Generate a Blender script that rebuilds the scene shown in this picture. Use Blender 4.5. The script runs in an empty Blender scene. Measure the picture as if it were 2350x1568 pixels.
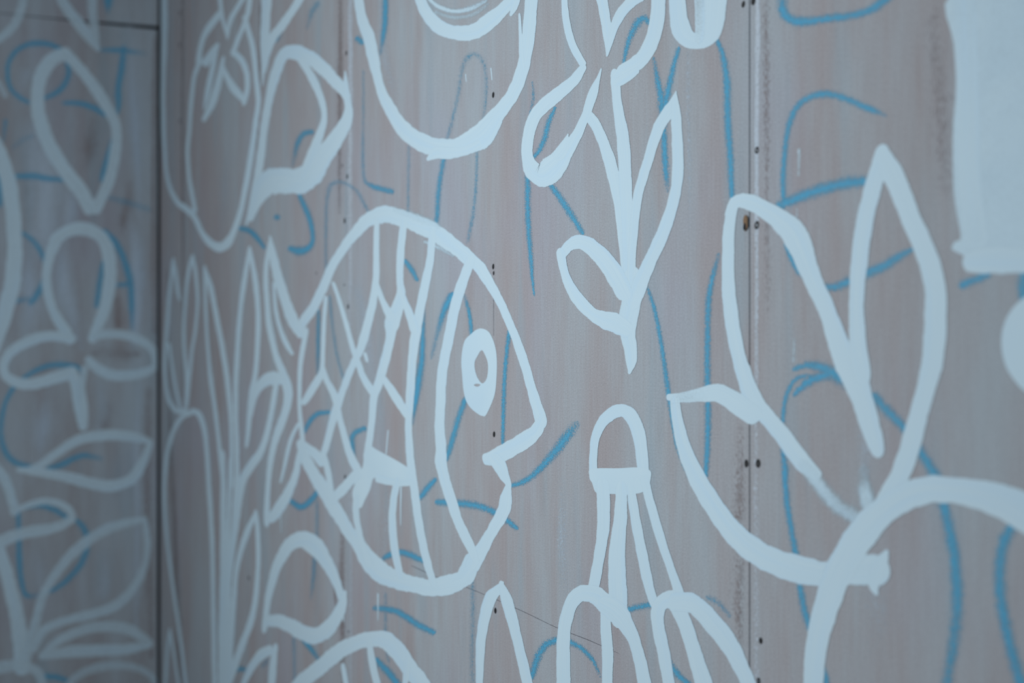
# Corner of a plywood-lined room whose two walls carry a loosely brushed white mural
# (fish, plants, jellyfish) over blue chalk lines.  Units: metres.
# World: X runs along the long wall from the corner, Y points into that wall (its face is y=0),
# the short wall's face is x=0 and runs towards -Y.  Traced wall coordinates are in 0.1 mm.
import bpy, bmesh, math, random
from mathutils import Vector, geometry
C = bpy.context.scene.collection
SC = bpy.context.scene

# ------------------------------------------------------------------ camera, world, lights, exposure
cam = bpy.data.cameras.new('camera'); camo = bpy.data.objects.new('camera', cam); C.objects.link(camo)
camo.location = (3.9271, -0.952, 1.56)
camo.rotation_euler = (math.radians(90), 0, math.radians(62.1))
cam.sensor_width = 36; cam.lens = 3180/2350*36; cam.clip_start = .05
cam.dof.use_dof = True; cam.dof.focus_distance = 1.88; cam.dof.aperture_fstop = 2.8
SC.camera = camo
SC.view_settings.view_transform = 'Standard'; SC.view_settings.look = 'None'
SC.view_settings.gamma = 1; SC.view_settings.use_curve_mapping = False
SC.view_settings.exposure = -.28
SC.cycles.transparent_max_bounces = 32
wd = bpy.data.worlds.new('dim_room'); SC.world = wd; wd.use_nodes = True
wd.node_tree.nodes['Background'].inputs[0].default_value = (.56, .78, 1, 1)
wd.node_tree.nodes['Background'].inputs[1].default_value = .17
def area(name, loc, target, sx, sy, power, col):
    l = bpy.data.lights.new(name, 'AREA'); l.shape = 'RECTANGLE'; l.size = sx; l.size_y = sy
    l.energy = power; l.color = col
    o = bpy.data.objects.new(name, l); C.objects.link(o); o.location = loc
    o.rotation_euler = (Vector(target) - Vector(loc)).to_track_quat('-Z', 'Y').to_euler()
    return o
area('work_light', (2.12, -1.8, 1.82), (2.08, 0, 1.62), .8, .6, 37, (.90, .97, 1))

# ------------------------------------------------------------------ materials
class NT:
    def __init__(s, name):
        s.m = bpy.data.materials.new(name); s.m.use_nodes = True; s.t = s.m.node_tree
        s.t.nodes.clear(); s.out = s.n('ShaderNodeOutputMaterial')
    def n(s, t, **k):
        x = s.t.nodes.new(t)
        for a, b in k.items(): setattr(x, a, b)
        return x
    def l(s, a, b): s.t.links.new(a, b)
    def val(s, sock, v):
        if hasattr(v, 'is_linked'): s.l(v, sock)
        else: sock.default_value = v
    def math(s, op, a, b=0.0, c=0.0, clamp=False):
        x = s.n('ShaderNodeMath', operation=op, use_clamp=clamp)
        for i, v in enumerate((a, b, c)): s.val(x.inputs[i], v)
        return x.outputs[0]
    def noise(s, vec, scale, detail=2.0, rough=.5):
        mp = s.n('ShaderNodeMapping'); s.l(vec, mp.inputs[0]); mp.inputs['Scale'].default_value = scale
        x = s.n('ShaderNodeTexNoise'); s.l(mp.outputs[0], x.inputs['Vector'])
        x.inputs['Scale'].default_value = 1; x.inputs['Detail'].default_value = detail; x.inputs['Roughness'].default_value = rough
        return x.outputs[0]
    def step(s, v, lo, hi):
        x = s.n('ShaderNodeMapRange', interpolation_type='SMOOTHSTEP'); s.l(v, x.inputs[0])
        for i, q in enumerate((lo, hi)): s.val(x.inputs[1+i], q)
        return x.outputs[0]
    def mix(s, f, a, b, blend='MIX'):
        x = s.n('ShaderNodeMix', data_type='RGBA', blend_type=blend)
        s.val(x.inputs[0], f)
        for sock, v in ((x.inputs[6], a), (x.inputs[7], b)):
            if hasattr(v, 'is_linked'): s.l(v, sock)
            else: sock.default_value = (*v, 1)
        return x.outputs[2]
    def bsdf(s, col, rough=.8, alpha=1.0, spec=.2, bump=None, bstr=.2, bdist=.001):
        b = s.n('ShaderNodeBsdfPrincipled')
        if hasattr(col, 'is_linked'): s.l(col, b.inputs['Base Color'])
        else: b.inputs['Base Color'].default_value = (*col, 1)
        s.val(b.inputs['Roughness'], rough); s.val(b.inputs['Alpha'], alpha)
        b.inputs['Specular IOR Level'].default_value = spec
        if bump is not None:
            bp = s.n('ShaderNodeBump'); bp.inputs['Strength'].default_value = bstr; bp.inputs['Distance'].default_value = bdist
            s.l(bump, bp.inputs['Height']); s.l(bp.outputs[0], b.inputs['Normal'])
        s.l(b.outputs[0], s.out.inputs[0]); return s.m
    def pos(s): return s.n('ShaderNodeNewGeometry').outputs['Position']

def ply_mat(name, pink, wash, off):
    t = NT(name); p = t.n('ShaderNodeMapping'); t.l(t.pos(), p.inputs[0]); p.inputs['Location'].default_value = off
    P = p.outputs[0]
    broad = t.noise(P, (4.5, 4.5, .8), 3, .55)        # washed bands, long in z
    mid = t.noise(P, (20, 20, 1.8), 4, .6)            # brush-wide streaks
    patch = t.noise(P, (10, 10, 4), 4, .6)
    fine = t.noise(P, (260, 260, 14), 3, .6)          # grain lines
    weave = t.noise(P, (620, 620, 480), 2, .75)       # fine fibre
    a = t.math('ADD', t.math('MULTIPLY', broad, .5), t.math('ADD', t.math('MULTIPLY', mid, .3), t.math('MULTIPLY', patch, .2)))
    a = t.math('ADD', a, t.math('MULTIPLY', t.math('SUBTRACT', fine, .5), .10))
    f = t.step(a, .36, .64)
    col = t.mix(f, pink, wash)
    col = t.mix(t.math('MULTIPLY', t.step(t.noise(P, (3, 3, 2), 3), .48, .72), .35), col, (.345, .345, .425))   # lilac tint
    col = t.mix(t.math('MULTIPLY', t.step(t.noise(P, (15, 15, 2.0), 3), .54, .70), .5), col, (.29, .365, .42))  # bluish smears
    col = t.mix(t.math('MULTIPLY', t.step(t.noise(P, (11, 11, 2.2), 3), .56, .72), .42), col, (.305, .25, .245))  # bare pinkish board
    g = t.math('ADD', .46, t.math('MULTIPLY', weave, .90)); g = t.math('ADD', g, t.math('MULTIPLY', fine, .18))
    gc = t.n('ShaderNodeCombineColor')
    for i in range(3): t.l(g, gc.inputs[i])
    col = t.mix(1.0, col, gc.outputs[0], 'MULTIPLY')
    h = t.math('ADD', weave, fine)
    return t.bsdf(col, .82, 1.0, .25, h, .25, .0005)
PLY = ply_mat('washed_plywood', (.345, .312, .322), (.362, .40, .435), (0, 0, 0))
PLYL = ply_mat('washed_plywood_side', (.325, .315, .33), (.40, .455, .505), (3.3, 1.7, 5))
def plain(name, col, rough=.8, spec=.2):
    t = NT(name); n = t.noise(t.pos(), (40, 40, 40), 3)
    return t.bsdf(t.mix(t.math('MULTIPLY', n, .5), col, tuple(c*.6 for c in col)), rough, 1.0, spec)
EDGE = plain('raw_ply_edge', (.20, .15, .12)); VOID = plain('dark_cavity', (.02, .02, .022))
SCREW = plain('black_screw', (.012, .011, .012), .45, .4); RAW = plain('raw_wood', (.24, .15, .09))
FLOOR = plain('concrete_floor', (.30, .30, .31), .9); FRAME = plain('stud_timber', (.22, .17, .12))

def paint(name, col, edge_noise, amp, soft, streak, base, speck, tint):
    """brushed film: UV.x runs along the stroke in metres, UV.y across it 0..1, attribute op = opacity"""
    t = NT(name)
    uv = t.n('ShaderNodeUVMap'); uv.uv_map = 'UVMap'
    sp = t.n('ShaderNodeSeparateXYZ'); t.l(uv.outputs[0], sp.inputs[0])
    u, v = sp.outputs[0], sp.outputs[1]
    at = t.n('ShaderNodeAttribute', attribute_name='op'); op = at.outputs['Fac']
    d = t.math('MULTIPLY', t.math('MINIMUM', v, t.math('SUBTRACT', 1.0, v)), 2.0)    # 0 edge .. 1 centre
    nE = t.noise(t.pos(), edge_noise, 4, .65)
    hair = t.noise(uv.outputs[0], (6, 30, 1), 3, .65)        # bristle streaks
    long = t.noise(uv.outputs[0], (3.0, 2.5, 1), 2)
    mask = t.step(t.math('SUBTRACT', d, t.math('MULTIPLY', nE, amp)), soft[0], soft[1])
    s1 = t.math('MULTIPLY', t.math('SUBTRACT', hair, .5), streak)
    s2 = t.math('MULTIPLY', t.math('SUBTRACT', long, .5), streak*.9)
    cover = t.math('MULTIPLY', t.math('ADD', t.math('ADD', op, base), t.math('ADD', s1, s2)), mask)
    # thin paint does not go glassy: it breaks up into specks over the board's fibre
    sx = t.step(t.noise(t.pos(), speck, 1, .5), .27, .73)
    sx = t.math('ADD', .05, t.math('MULTIPLY', sx, .82))
    al = t.step(t.math('SUBTRACT', cover, sx), -.14, .14)
    c2 = t.mix(t.step(hair, .3, .7), tuple(c*k for c, k in zip(col, tint)), col)
    c2 = t.mix(t.math('MULTIPLY', t.step(long, .45, .7), .5), c2, tuple(c*k for c, k in zip(col, (.88, .95, 1.03))))
    return t.bsdf(c2, .65, al, .25)
MAT = {
 'white': paint('white_paint', (.575, .705, .775), (75, 75, 75), .17, (.0, .09), .30, .07, (1800, 1800, 800), (.92, .95, .98)),
 'dry':   paint('dry_brush_paint', (.56, .69, .76), (150, 150, 60), .5, (-.05, .6), .5, .05, (1600, 1600, 600), (.92, .95, .98)),
 'blue':  paint('blue_chalk', (.095, .375, .56), (200, 200, 60), .25, (-.12, .98), .30, -.05, (1500, 1500, 900), (.95, .97, 1)),
 'wash':  paint('thin_whitewash', (.47, .545, .62), (50, 50, 6), .6, (-.1, .8), .5, 0.0, (1200, 1200, 250), (.95, .97, 1)),
 'bare':  paint('bare_board', (.265, .22, .22), (70, 70, 6), .6, (-.1, .9), .5, 0.0, (1200, 1200, 200), (.9, .9, .9)),
 'filler': paint('seam_filler', (.50, .545, .60), (160, 160, 22), .7, (.0, .3), .5, .05, (1200, 1200, 200), (.95, .97, 1)),
 'pencil': paint('pencil_mark', (.06, .06, .075), (60, 60, 60), .4, (.0, .5), .5, -.15, (900, 900, 900), (1, 1, 1)),
}

# ------------------------------------------------------------------ helpers
def obj(name, me, mat, parent=None):
    o = bpy.data.objects.new(name, me); C.objects.link(o)
    if mat: me.materials.append(mat)
    if parent: o.parent = parent
    return o
def box(name, a, b, mat, parent=None, bev=0.0):
    bm = bmesh.new(); bmesh.ops.create_cube(bm, size=1)
    for v in bm.verts:
        v.co = Vector([(a[i]+b[i])/2 + v.co[i]*(b[i]-a[i]) for i in range(3)])
    if bev: bmesh.ops.bevel(bm, geom=bm.edges[:], offset=bev, segments=1, affect='EDGES')
    me = bpy.data.meshes.new(name); bm.to_mesh(me); bm.free()
    return obj(name, me, mat, parent)
def struct(o): o['kind'] = 'structure'; return o
def empty(name, loc):
    o = bpy.data.objects.new(name, None); C.objects.link(o); o.location = loc; o.empty_display_size = .05
    return o

# ------------------------------------------------------------------ the room shell
SEAMS = [0.226, 1.4627, 2.692]; JOINT = 2.4461; XR = SEAMS[2] + 1.22; YL = -2.6; H = 3.05; TK = .012
struct(box('floor', (-.15, -3.2, -.1), (XR, .15, 0), FLOOR))
wr = struct(box('wall_right', (-.0, TK+.004, 0), (XR, TK+.10, H), VOID))       # dark framing behind the sheets
wl = struct(box('wall_left', (-TK-.10, YL, 0), (-TK-.004, TK+.10, H), VOID))
def studs(parent, rng, axis):
    for q in rng:
        if axis == 'x': box('stud', (q-.019, TK, 0), (q+.019, TK+.0045, H), FRAME, parent)
        else: box('stud', (-TK-.0045, q-.019, 0), (-TK, q+.019, H), FRAME, parent)
studs(wr, (SEAMS[0], (SEAMS[0]+SEAMS[1])/2, SEAMS[1], (SEAMS[1]+SEAMS[2])/2, SEAMS[2]), 'x')
xs = [.009] + SEAMS + [XR]
gap = [.0, .0020, .0006, .0016, 0]
panels = []
for i in range(4):
    panels.append(box('plywood_panel', (xs[i]+gap[i]/2, 0, .01), (xs[i+1]-gap[i+1]/2, TK, H), PLY, wr, .0006))
lower = box('plywood_panel', (-TK, YL, .01), (0, -.006, JOINT-.0055), PLYL, wl, .0008)
# the upper sheet sits a little proud at the corner, so the joint opens towards the corner
bm = bmesh.new()
prof = [(YL, JOINT-.0049), (-.52, JOINT-.0046), (-.30, JOINT-.0030), (-.004, JOINT+.0060), (-.004, H), (YL, H)]
fr = [bm.verts.new((0.0, y, z)) for y, z in prof]; bk = [bm.verts.new((-TK, y, z)) for y, z in prof]
bm.faces.new(fr); bm.faces.new(bk[::-1])
for i in range(6): bm.faces.new((fr[i], bk[i], bk[(i+1) % 6], fr[(i+1) % 6]))
bmesh.ops.recalc_face_normals(bm, faces=bm.faces)
me = bpy.data.meshes.new('plywood_panel'); bm.to_mesh(me); bm.free(); obj('plywood_panel', me, PLYL, wl)

# screws, countersunk: a ring sunk into a dished dark head, 24 triangles each, sharing one mesh
def screw_mesh():
    bm = bmesh.new(); n = 10; rings = []
    for r, h in ((1.15, .02), (1.0, .16), (.72, .12), (.30, .03)):
        rings.append([bm.verts.new((r*math.cos(k*2*math.pi/n), -h, r*math.sin(k*2*math.pi/n))) for k in range(n)])
    for a, b in zip(rings, rings[1:]):
        for k in range(n): bm.faces.new((a[k], a[(k+1) % n], b[(k+1) % n], b[k]))
    bm.faces.new(rings[-1])
    bmesh.ops.recalc_face_normals(bm, faces=bm.faces)
    me = bpy.data.meshes.new('screw'); bm.to_mesh(me); bm.free(); me.materials.append(SCREW); return me
sm = screw_mesh(); rnd = random.Random(3)
for x, z, r in [[20688,19316,3.6],[20688,16729,3.4],[20702,16630,2.6],[20716,14203,3.6],[20759,11555,3.6],[14581,21070,3.6],[14627,18727,3.8],[14374,18961,2],[14490,17896,4.2],[14672,16259,3.8],[14467,16678,2],[14513,13024,3.6],[14717,12795,2],[12920,16970,2],[26810,19365,3],[26990,19364,3.8],[27052,17706,3.2],[27052,16881,3.8],[26866,14242,3.6],[27075,14259,4],[27121,12318,3],[26889,11877,3],[27083,11870,3],[8413,10183,4],[2260,24412,5],[2260,23559,5],[2260,21514,5],[14695,10118,2]]:
    X = x/1e4; par = panels[sum(X > s for s in SEAMS)]
    o = bpy.data.objects.new('screw', sm); C.objects.link(o); o.parent = par
    o.location = (X, 0, z/1e4); o.scale = (r*.001, .0016, r*.001*1.15); o.rotation_euler = (0, rnd.random()*.6, 0)
for y, z, r in [[-37,20388,4]]:
    o = bpy.data.objects.new('screw', sm); C.objects.link(o); o.parent = lower
    o.location = (0, y/1e4, z/1e4); o.scale = (r*.001, .0016, r*.001); o.rotation_euler = (0, 0, math.radians(90))
# torn-out knot beside the seam: raw wood lip round a dark disc that paints the hole's shade
gx, gz = [2.6866, 1.6919]
def disc(name, cx, cz, rx, rz, mat, par, y, jag, n=16, seed=1):
    r0 = random.Random(seed); bm = bmesh.new(); out = []; inn = []
    for k in range(n):
        a = k*2*math.pi/n; j = 1 + (r0.random()-.5)*jag
        out.append(bm.verts.new((cx+rx*j*math.cos(a), y, cz+rz*j*math.sin(a))))
        inn.append(bm.verts.new((cx+rx*.7*j*math.cos(a), y-.0003, cz+rz*.7*j*math.sin(a))))
    for k in range(n): bm.faces.new((out[k], out[(k+1) % n], inn[(k+1) % n], inn[k]))
    bm.faces.new(inn); bmesh.ops.recalc_face_normals(bm, faces=bm.faces)
    me = bpy.data.meshes.new(name); bm.to_mesh(me); bm.free(); return obj(name, me, mat, par)
kh = disc('knot_hole', gx, gz, .0042, .0092, RAW, panels[2], -.0016, .25)
kh['label'] = 'torn brown knot hole'
disc('hole_shade_disc', gx-.0008, gz-.0045, .0024, .0042, VOID, panels[2], -.0021, .25, seed=5)

# ------------------------------------------------------------------ brushed strokes
def cat(p0, p1, p2, p3, t):
    return [.5*(2*b + (c-a)*t + (2*a-5*b+4*c-d)*t*t + (3*b-a-3*c+d)*t*t*t) for a, b, c, d in zip(p0, p1, p2, p3)]
class Film:
    """collects strokes on one wall into one mesh, each at its own film height"""
    def __init__(s, wall): s.w = wall; s.v = []; s.f = []; s.uv = []; s.op = []
    def P(s, a, z, h): return (a, -h, z) if s.w == 'm' else (h, a, z)
    def ok(s, a):   # keep the film on its own wall
        return max(a, .0095) if s.w == 'm' else min(a, -.0065)
    def add(s, a, z, h, u, v, op):
        s.v.append(s.P(s.ok(a), z, h)); s.uv.append((u, v)); s.op.append(op); return len(s.v)-1
    def stroke(s, pts, h, rnd, wob):
        pts = [[q/1e4 for q in p[:4]] + [p[4]/100] for p in pts]
        # centre + half vector
        cs = [((p[0]+p[2])/2, (p[1]+p[3])/2, (p[2]-p[0])/2, (p[3]-p[1])/2, p[4]) for p in pts]
        dense = []
        for i in range(len(cs)-1):
            p0 = cs[max(i-1, 0)]; p1 = cs[i]; p2 = cs[i+1]; p3 = cs[min(i+2, len(cs)-1)]
            n = max(2, int(math.dist(p1[:2], p2[:2])/.007))
            for k in range(n): dense.append(cat(p0, p1, p2, p3, k/n))
        dense.append(list(cs[-1]))
        def cap(c, nx, sign):
            t = Vector((c[0]-nx[0], c[1]-nx[1])); t = t.normalized() if t.length else Vector((0, 1))
            hv = Vector((c[2], c[3])); R = abs(hv.cross(t))*.75 + .0003; out = []
            for ang in (25, 50, 72, 86):
                a = math.radians(ang); k = math.cos(a)
                out.append([c[0]+t.x*R*math.sin(a), c[1]+t.y*R*math.sin(a), c[2]*k, c[3]*k, c[4]])
            return out
        head = cap(dense[0], dense[1], 1)[::-1]; tail = cap(dense[-1], dense[-2], 1)
        rows = head + dense + tail
        u = rnd.random()*50; vo = 0; prev = None; ph = [rnd.random()*6.28 for _ in range(4)]; L = 0
        for c in rows:
            if prev: d = math.dist(prev[:2], c[:2]); L += d
            e1 = 1 + wob*(math.sin(L*24+ph[1])*.5 + math.sin(L*70+ph[0])*.5 + math.sin(L*190+ph[1])*.35 + (rnd.random()-.5)*.5)
            e2 = 1 + wob*(math.sin(L*21+ph[3])*.5 + math.sin(L*63+ph[2])*.5 + math.sin(L*210+ph[3])*.35 + (rnd.random()-.5)*.5)
            ids = [s.add(c[0]-c[2]*e1, c[1]-c[3]*e1, h-.000001, u+L, 0, c[4]),
                   s.add(c[0]-c[2]*e1*.93, c[1]-c[3]*e1*.93, h, u+L, .035, c[4]),
                   s.add(c[0], c[1], h, u+L, .5, c[4]),
                   s.add(c[0]+c[2]*e2*.93, c[1]+c[3]*e2*.93, h, u+L, .965, c[4]),
                   s.add(c[0]+c[2]*e2, c[1]+c[3]*e2, h-.000001, u+L, 1, c[4])]
            if prev:
                for k in range(4): s.f.append((pid[k], pid[k+1], ids[k+1], ids[k]))
            prev = c; pid = ids
    def poly(s, loops, op, h, rnd):
        def smooth(lp):
            n = len(lp); o = []
            for i in range(n):
                for k in range(4): o.append(cat(lp[i-1], lp[i], lp[(i+1) % n], lp[(i+2) % n], k/4))
            return o
        lps = [smooth([(a/1e4, z/1e4) for a, z in lp]) for lp in loops]
        tris = geometry.tessellate_polygon([[Vector((a, z, 0)) for a, z in lp] for lp in lps])
        base = len(s.v)
        for lp in lps:
            for a, z in lp: s.add(a, z, h, a*.6, .5 + .02*math.sin(z*9), op)
        for t in tris: s.f.append(tuple(base+k for k in t))
        for lp in lps:                                   # rounded film edge down to the board
            b0 = len(s.v)
            for a, z in lp: s.add(a, z, h-.000001, a, .5, op)
            n = len(lp); o0 = base
            for k in range(n): s.f.append((o0+k, o0+(k+1) % n, b0+(k+1) % n, b0+k))
            base = o0 + n
    def build(s, name, mat, parent=None, loc=None):
        me = bpy.data.meshes.new(name)
        vs = [Vector(v)-loc for v in s.v] if loc else s.v
        me.from_pydata(vs, [], s.f)
        # turn every face towards the room
        d = Vector((0, -1, 0)) if s.w == 'm' else Vector((1, 0, 0))
        flip = [p for p in me.polygons if p.normal.dot(d) < 0]
        for p in flip: p.flip()
        uvl = me.uv_layers.new(name='UVMap'); at = me.attributes.new('op', 'FLOAT', 'POINT')
        for i, q in enumerate(s.op): at.data[i].value = q
        for lp in me.loops: uvl.data[lp.index].uv = s.uv[lp.vertex_index]
        for p in me.polygons: p.use_smooth = False
        me.update()
        return obj(name, me, mat, parent)
HT = {'m': .00022, 'l': .00022}
def film(wall, mat, strokes, rnd, low=None):
    f = Film(wall)
    for st in strokes:
        h = low if low else HT[wall]
        if low is None: HT[wall] += .000002
        if isinstance(st[0][0], list): f.poly([st[0]] + st[1], st[2]/100, h, rnd)
        else: f.stroke(st, h, rnd, {'white': .08, 'dry': .12, 'blue': .07, 'filler': .2, 'wash': .15, 'bare': .15, 'pencil': .1}[mat])
    return f

# (wall, part, material, strokes): thin washes, fillers and marks that belong to the boards themselves
SMEARS = [
  ('m', 'filler_strip', 'filler', [[[27132,19534,26986,19568,80],[27121,17912,26983,17931,75],[27110,16001,26979,16005,55],[27106,14089,26967,14077,40],[27121,12657,26952,12628,35],[27129,11656,26959,11616,30]]]),
  ('m', 'filler_strip', 'filler', [[[14986,22316,14535,22418,50],[14997,20358,14570,20427,60],[14964,18569,14558,18610,55],[14986,17100,14581,17120,50],[14930,14653,14593,14642,20],[15008,11398,14649,11346,30],[15008,8873,14649,8791,30]]]),
  ('l', 'whitewash_smear', 'wash', [[[-259,19071,-1220,18941,30],[-197,18130,-1114,18055,80],[-172,16878,-1091,16864,85],[-196,15887,-1115,15899,70],[-294,15404,-1019,15405,20]]]),
  ('l', 'whitewash_smear', 'wash', [[[-2832,22063,-4346,21493,20],[-2436,21307,-4285,20632,60],[-2066,20413,-4194,19897,85],[-1990,19375,-4155,19275,90],[-2183,18334,-4082,18646,80],[-2722,17566,-4009,17980,30]]]),
  ('l', 'whitewash_smear', 'wash', [[[-2113,20048,-3024,19843,40],[-1932,19257,-2973,19211,70],[-2113,18450,-3024,18574,40]]]),
  ('l', 'whitewash_smear', 'wash', [[[-342,14786,-827,14800,30],[-342,13559,-875,13582,70],[-367,11969,-899,11996,70],[-391,9887,-875,9923,60],[-415,8053,-899,8095,50],[-379,6830,-863,6866,30]]]),
  ('l', 'whitewash_smear', 'wash', [[[-258,24145,-1341,23985,30],[-221,22799,-1257,22658,55],[-258,21193,-1054,21101,60],[-282,19470,-887,19410,50],[-294,18859,-778,18801,20]]]),
  ('l', 'whitewash_smear', 'wash', [[[-2861,17972,-4318,17803,30],[-2746,17260,-4319,17102,60],[-2748,16280,-4206,16430,55],[-3220,15383,-4191,15674,20]]]),
  ('l', 'whitewash_smear', 'wash', [[[-2165,18287,-2973,18261,40],[-1934,17394,-3198,17245,70],[-1887,16493,-2902,16239,60],[-1884,15610,-2444,15446,30]]]),
  ('l', 'whitewash_smear', 'wash', [[[-2347,13990,-3702,14217,30],[-2234,13105,-4033,13445,60],[-2580,12427,-3923,12711,30]]]),
  ('l', 'whitewash_smear', 'wash', [[[-3602,22061,-2910,23205,20],[-3291,22438,-3899,23232,45],[-3266,22182,-4146,22293,30]]]),
  ('l', 'whitewash_smear', 'wash', [[[-1283,14341,-1989,14300,20],[-1164,13424,-1988,13522,40],[-1423,12858,-2085,13133,20]]]),
  ('l', 'whitewash_smear', 'wash', [[[-2976,10117,-3762,10068,20],[-2801,9101,-3709,9174,45],[-3092,8473,-3647,8638,20]]]),
  ('l', 'whitewash_smear', 'wash', [[[-985,9397,-2047,9566,20],[-1050,8632,-2101,8889,45],[-1298,8197,-2091,8499,20]]]),
  ('m', 'whitewash_smear', 'wash', [[[25852,19059,25621,19100,30],[25869,18338,25639,18370,30],[25878,17465,25665,17486,20],[25852,16954,25692,16966,5]]]),
  ('m', 'whitewash_smear', 'wash', [[[23000,13608,22521,13568,10],[23035,13022,22434,12949,40],[23034,12616,22484,12523,30],[23034,12292,22607,12206,10]]]),
  ('m', 'whitewash_smear', 'wash', [[[17457,13130,16308,13101,15],[17454,12670,15901,12604,35],[16989,11964,15787,11849,30],[16797,11425,15993,11303,10]]]),
  ('m', 'whitewash_smear', 'wash', [[[16797,21452,15785,21647,20],[16986,20674,15791,20830,30],[17270,20022,16308,20111,20],[17276,19550,16502,19637,10]]]),
  ('m', 'whitewash_smear', 'wash', [[[15290,16870,14075,16697,10],[16072,16329,14607,16220,30],[16493,15286,15039,15182,35],[16790,14290,15581,14157,30],[16792,13820,15999,13717,10]]]),
  ('m', 'whitewash_smear', 'wash', [[[30607,18730,30005,18806,30],[30799,17818,30109,17880,30],[30847,17044,30159,17103,20],[30753,16444,30262,16475,10]]]),
  ('m', 'whitewash_smear', 'wash', [[[28983,15356,28611,15362,5],[28984,14889,28547,14876,30],[28953,14422,28579,14393,35],[28923,14163,28611,14134,20]]]),
  ('m', 'whitewash_smear', 'wash', [[[29102,13355,28613,13240,30],[29192,13023,28643,12905,25],[29163,12670,28674,12575,10]]]),
  ('m', 'whitewash_smear', 'wash', [[[1705,24174,649,24384,20],[1752,21918,796,22056,35],[1845,19897,1087,19972,30],[1798,17774,1135,17808,15]]]),
  ('m', 'whitewash_smear', 'wash', [[[7938,20061,5389,20432,10],[7524,19195,5310,19462,30],[7099,18305,5233,18494,25],[6445,17726,5312,17833,10]]]),
  ('m', 'pencil_line', 'pencil', [[[17656,11792,17641,11776,94],[18796,11749,18784,11734,94],[19920,11756,19909,11742,94],[21527,11705,21516,11692,94],[22623,11645,22613,11633,94],[23429,11636,23420,11623,94],[24217,11604,24213,11598,94]]]),
  ('m', 'hairline_crack', 'pencil', [[[20713,16544,20691,16545,94],[20716,16151,20688,16151,94],[20711,15692,20693,15692,94]]]),
  ('m', 'bare_strip', 'bare', [[[2889,24971,2260,25113,50],[2844,21178,2214,21263,70],[2844,18181,2305,18215,60],[2733,14259,2328,14247,40]]]),
  ('m', 'bare_strip', 'bare', [[[14581,22325,13976,22463,50],[14558,21090,13952,21203,70],[14513,19608,13952,19684,60],[14467,18204,13952,18250,30]]]),
  ('m', 'bare_strip', 'bare', [[[14627,12332,14118,12278,30],[14627,11096,14024,11004,60],[14672,10198,14071,10085,70],[14649,8874,14188,8768,40]]]),
  ('m', 'bare_strip', 'bare', [[[14000,11045,13809,11012,60],[14118,10812,13785,10752,95],[14094,10555,13905,10519,70]]]),
  ('m', 'bare_strip', 'bare', [[[27339,19440,27098,19494,35],[27339,18355,27098,18394,50],[27339,17317,27113,17339,35],[27347,15997,27136,16000,20]]]),
  ('m', 'bare_strip', 'bare', [[[26920,14555,26603,14538,20],[26944,13829,26546,13798,50],[26842,13330,26522,13304,20]]]),
  ('m', 'bare_strip', 'bare', [[[26998,13110,26522,13056,30],[26920,12623,26521,12554,50],[26920,12242,26603,12168,20]]]),
  ('m', 'bare_strip', 'bare', [[[29975,18494,29483,18574,15],[30028,17730,29539,17782,28],[30002,17055,29678,17073,15]]]),
  ('m', 'bare_strip', 'bare', [[[1327,17321,550,17350,30],[1422,14220,747,14193,50],[2168,10733,1136,10603,60],[2799,7923,1422,7655,60],[3021,6242,1658,5921,50]]]),
  ('m', 'bare_strip', 'bare', [[[9540,22982,9034,23091,50],[9446,21257,9002,21333,50],[9194,20029,8873,20074,30]]]),
  ('l', 'bare_strip', 'bare', [[[12,24146,-257,24122,60],[12,21560,-306,21540,70],[-25,18358,-318,18348,60],[-12,15897,-281,15893,60]]]),
  ('l', 'bare_strip', 'bare', [[[-110,14171,-525,14183,50],[-98,11714,-585,11735,60],[-74,9256,-513,9280,50],[-25,6790,-464,6827,50]]]),
  ('l', 'bare_strip', 'bare', [[[-1467,21506,-2158,21597,20],[-1583,20905,-2277,20978,60],[-1757,20441,-2222,20473,20]]]),
  ('l', 'bare_strip', 'bare', [[[-507,19869,-1096,19966,20],[-688,19009,-1276,19104,60],[-865,18666,-1220,18712,20]]]),
  ('l', 'bare_strip', 'bare', [[[-983,16744,-1341,16739,40],[-923,16136,-1401,16133,60]]]),
  ('l', 'bare_strip', 'bare', [[[-1503,15769,-1535,14802,30],[-791,15624,-815,14893,50]]]),
  ('l', 'bare_strip', 'bare', [[[-1061,13588,-1737,13833,20],[-1181,13227,-1855,13474,40]]]),
  ('m', 'paint_drip', 'white', [[[20637,19720,20594,19725,94],[20662,19557,20627,19562,94]]]),
  ('m', 'paint_drip', 'white', [[[19764,19776,19725,19781,94],[19775,19678,19744,19682,94]]]),
  ('m', 'paint_drip', 'white', [[[15644,15362,15459,15342,94],[15697,15274,15533,15256,94]]]),
  ('m', 'paint_drip', 'white', [[[27745,17000,27717,17002,40],[27738,16632,27710,16634,40]]]),
  ('m', 'paint_drip', 'white', [[[27791,17615,27742,17622,50],[27781,17364,27738,17369,40]]]),
  ('m', 'paint_drip', 'white', [[[27706,15618,27671,15619,40],[27692,15387,27657,15388,40]]]),
]
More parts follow.
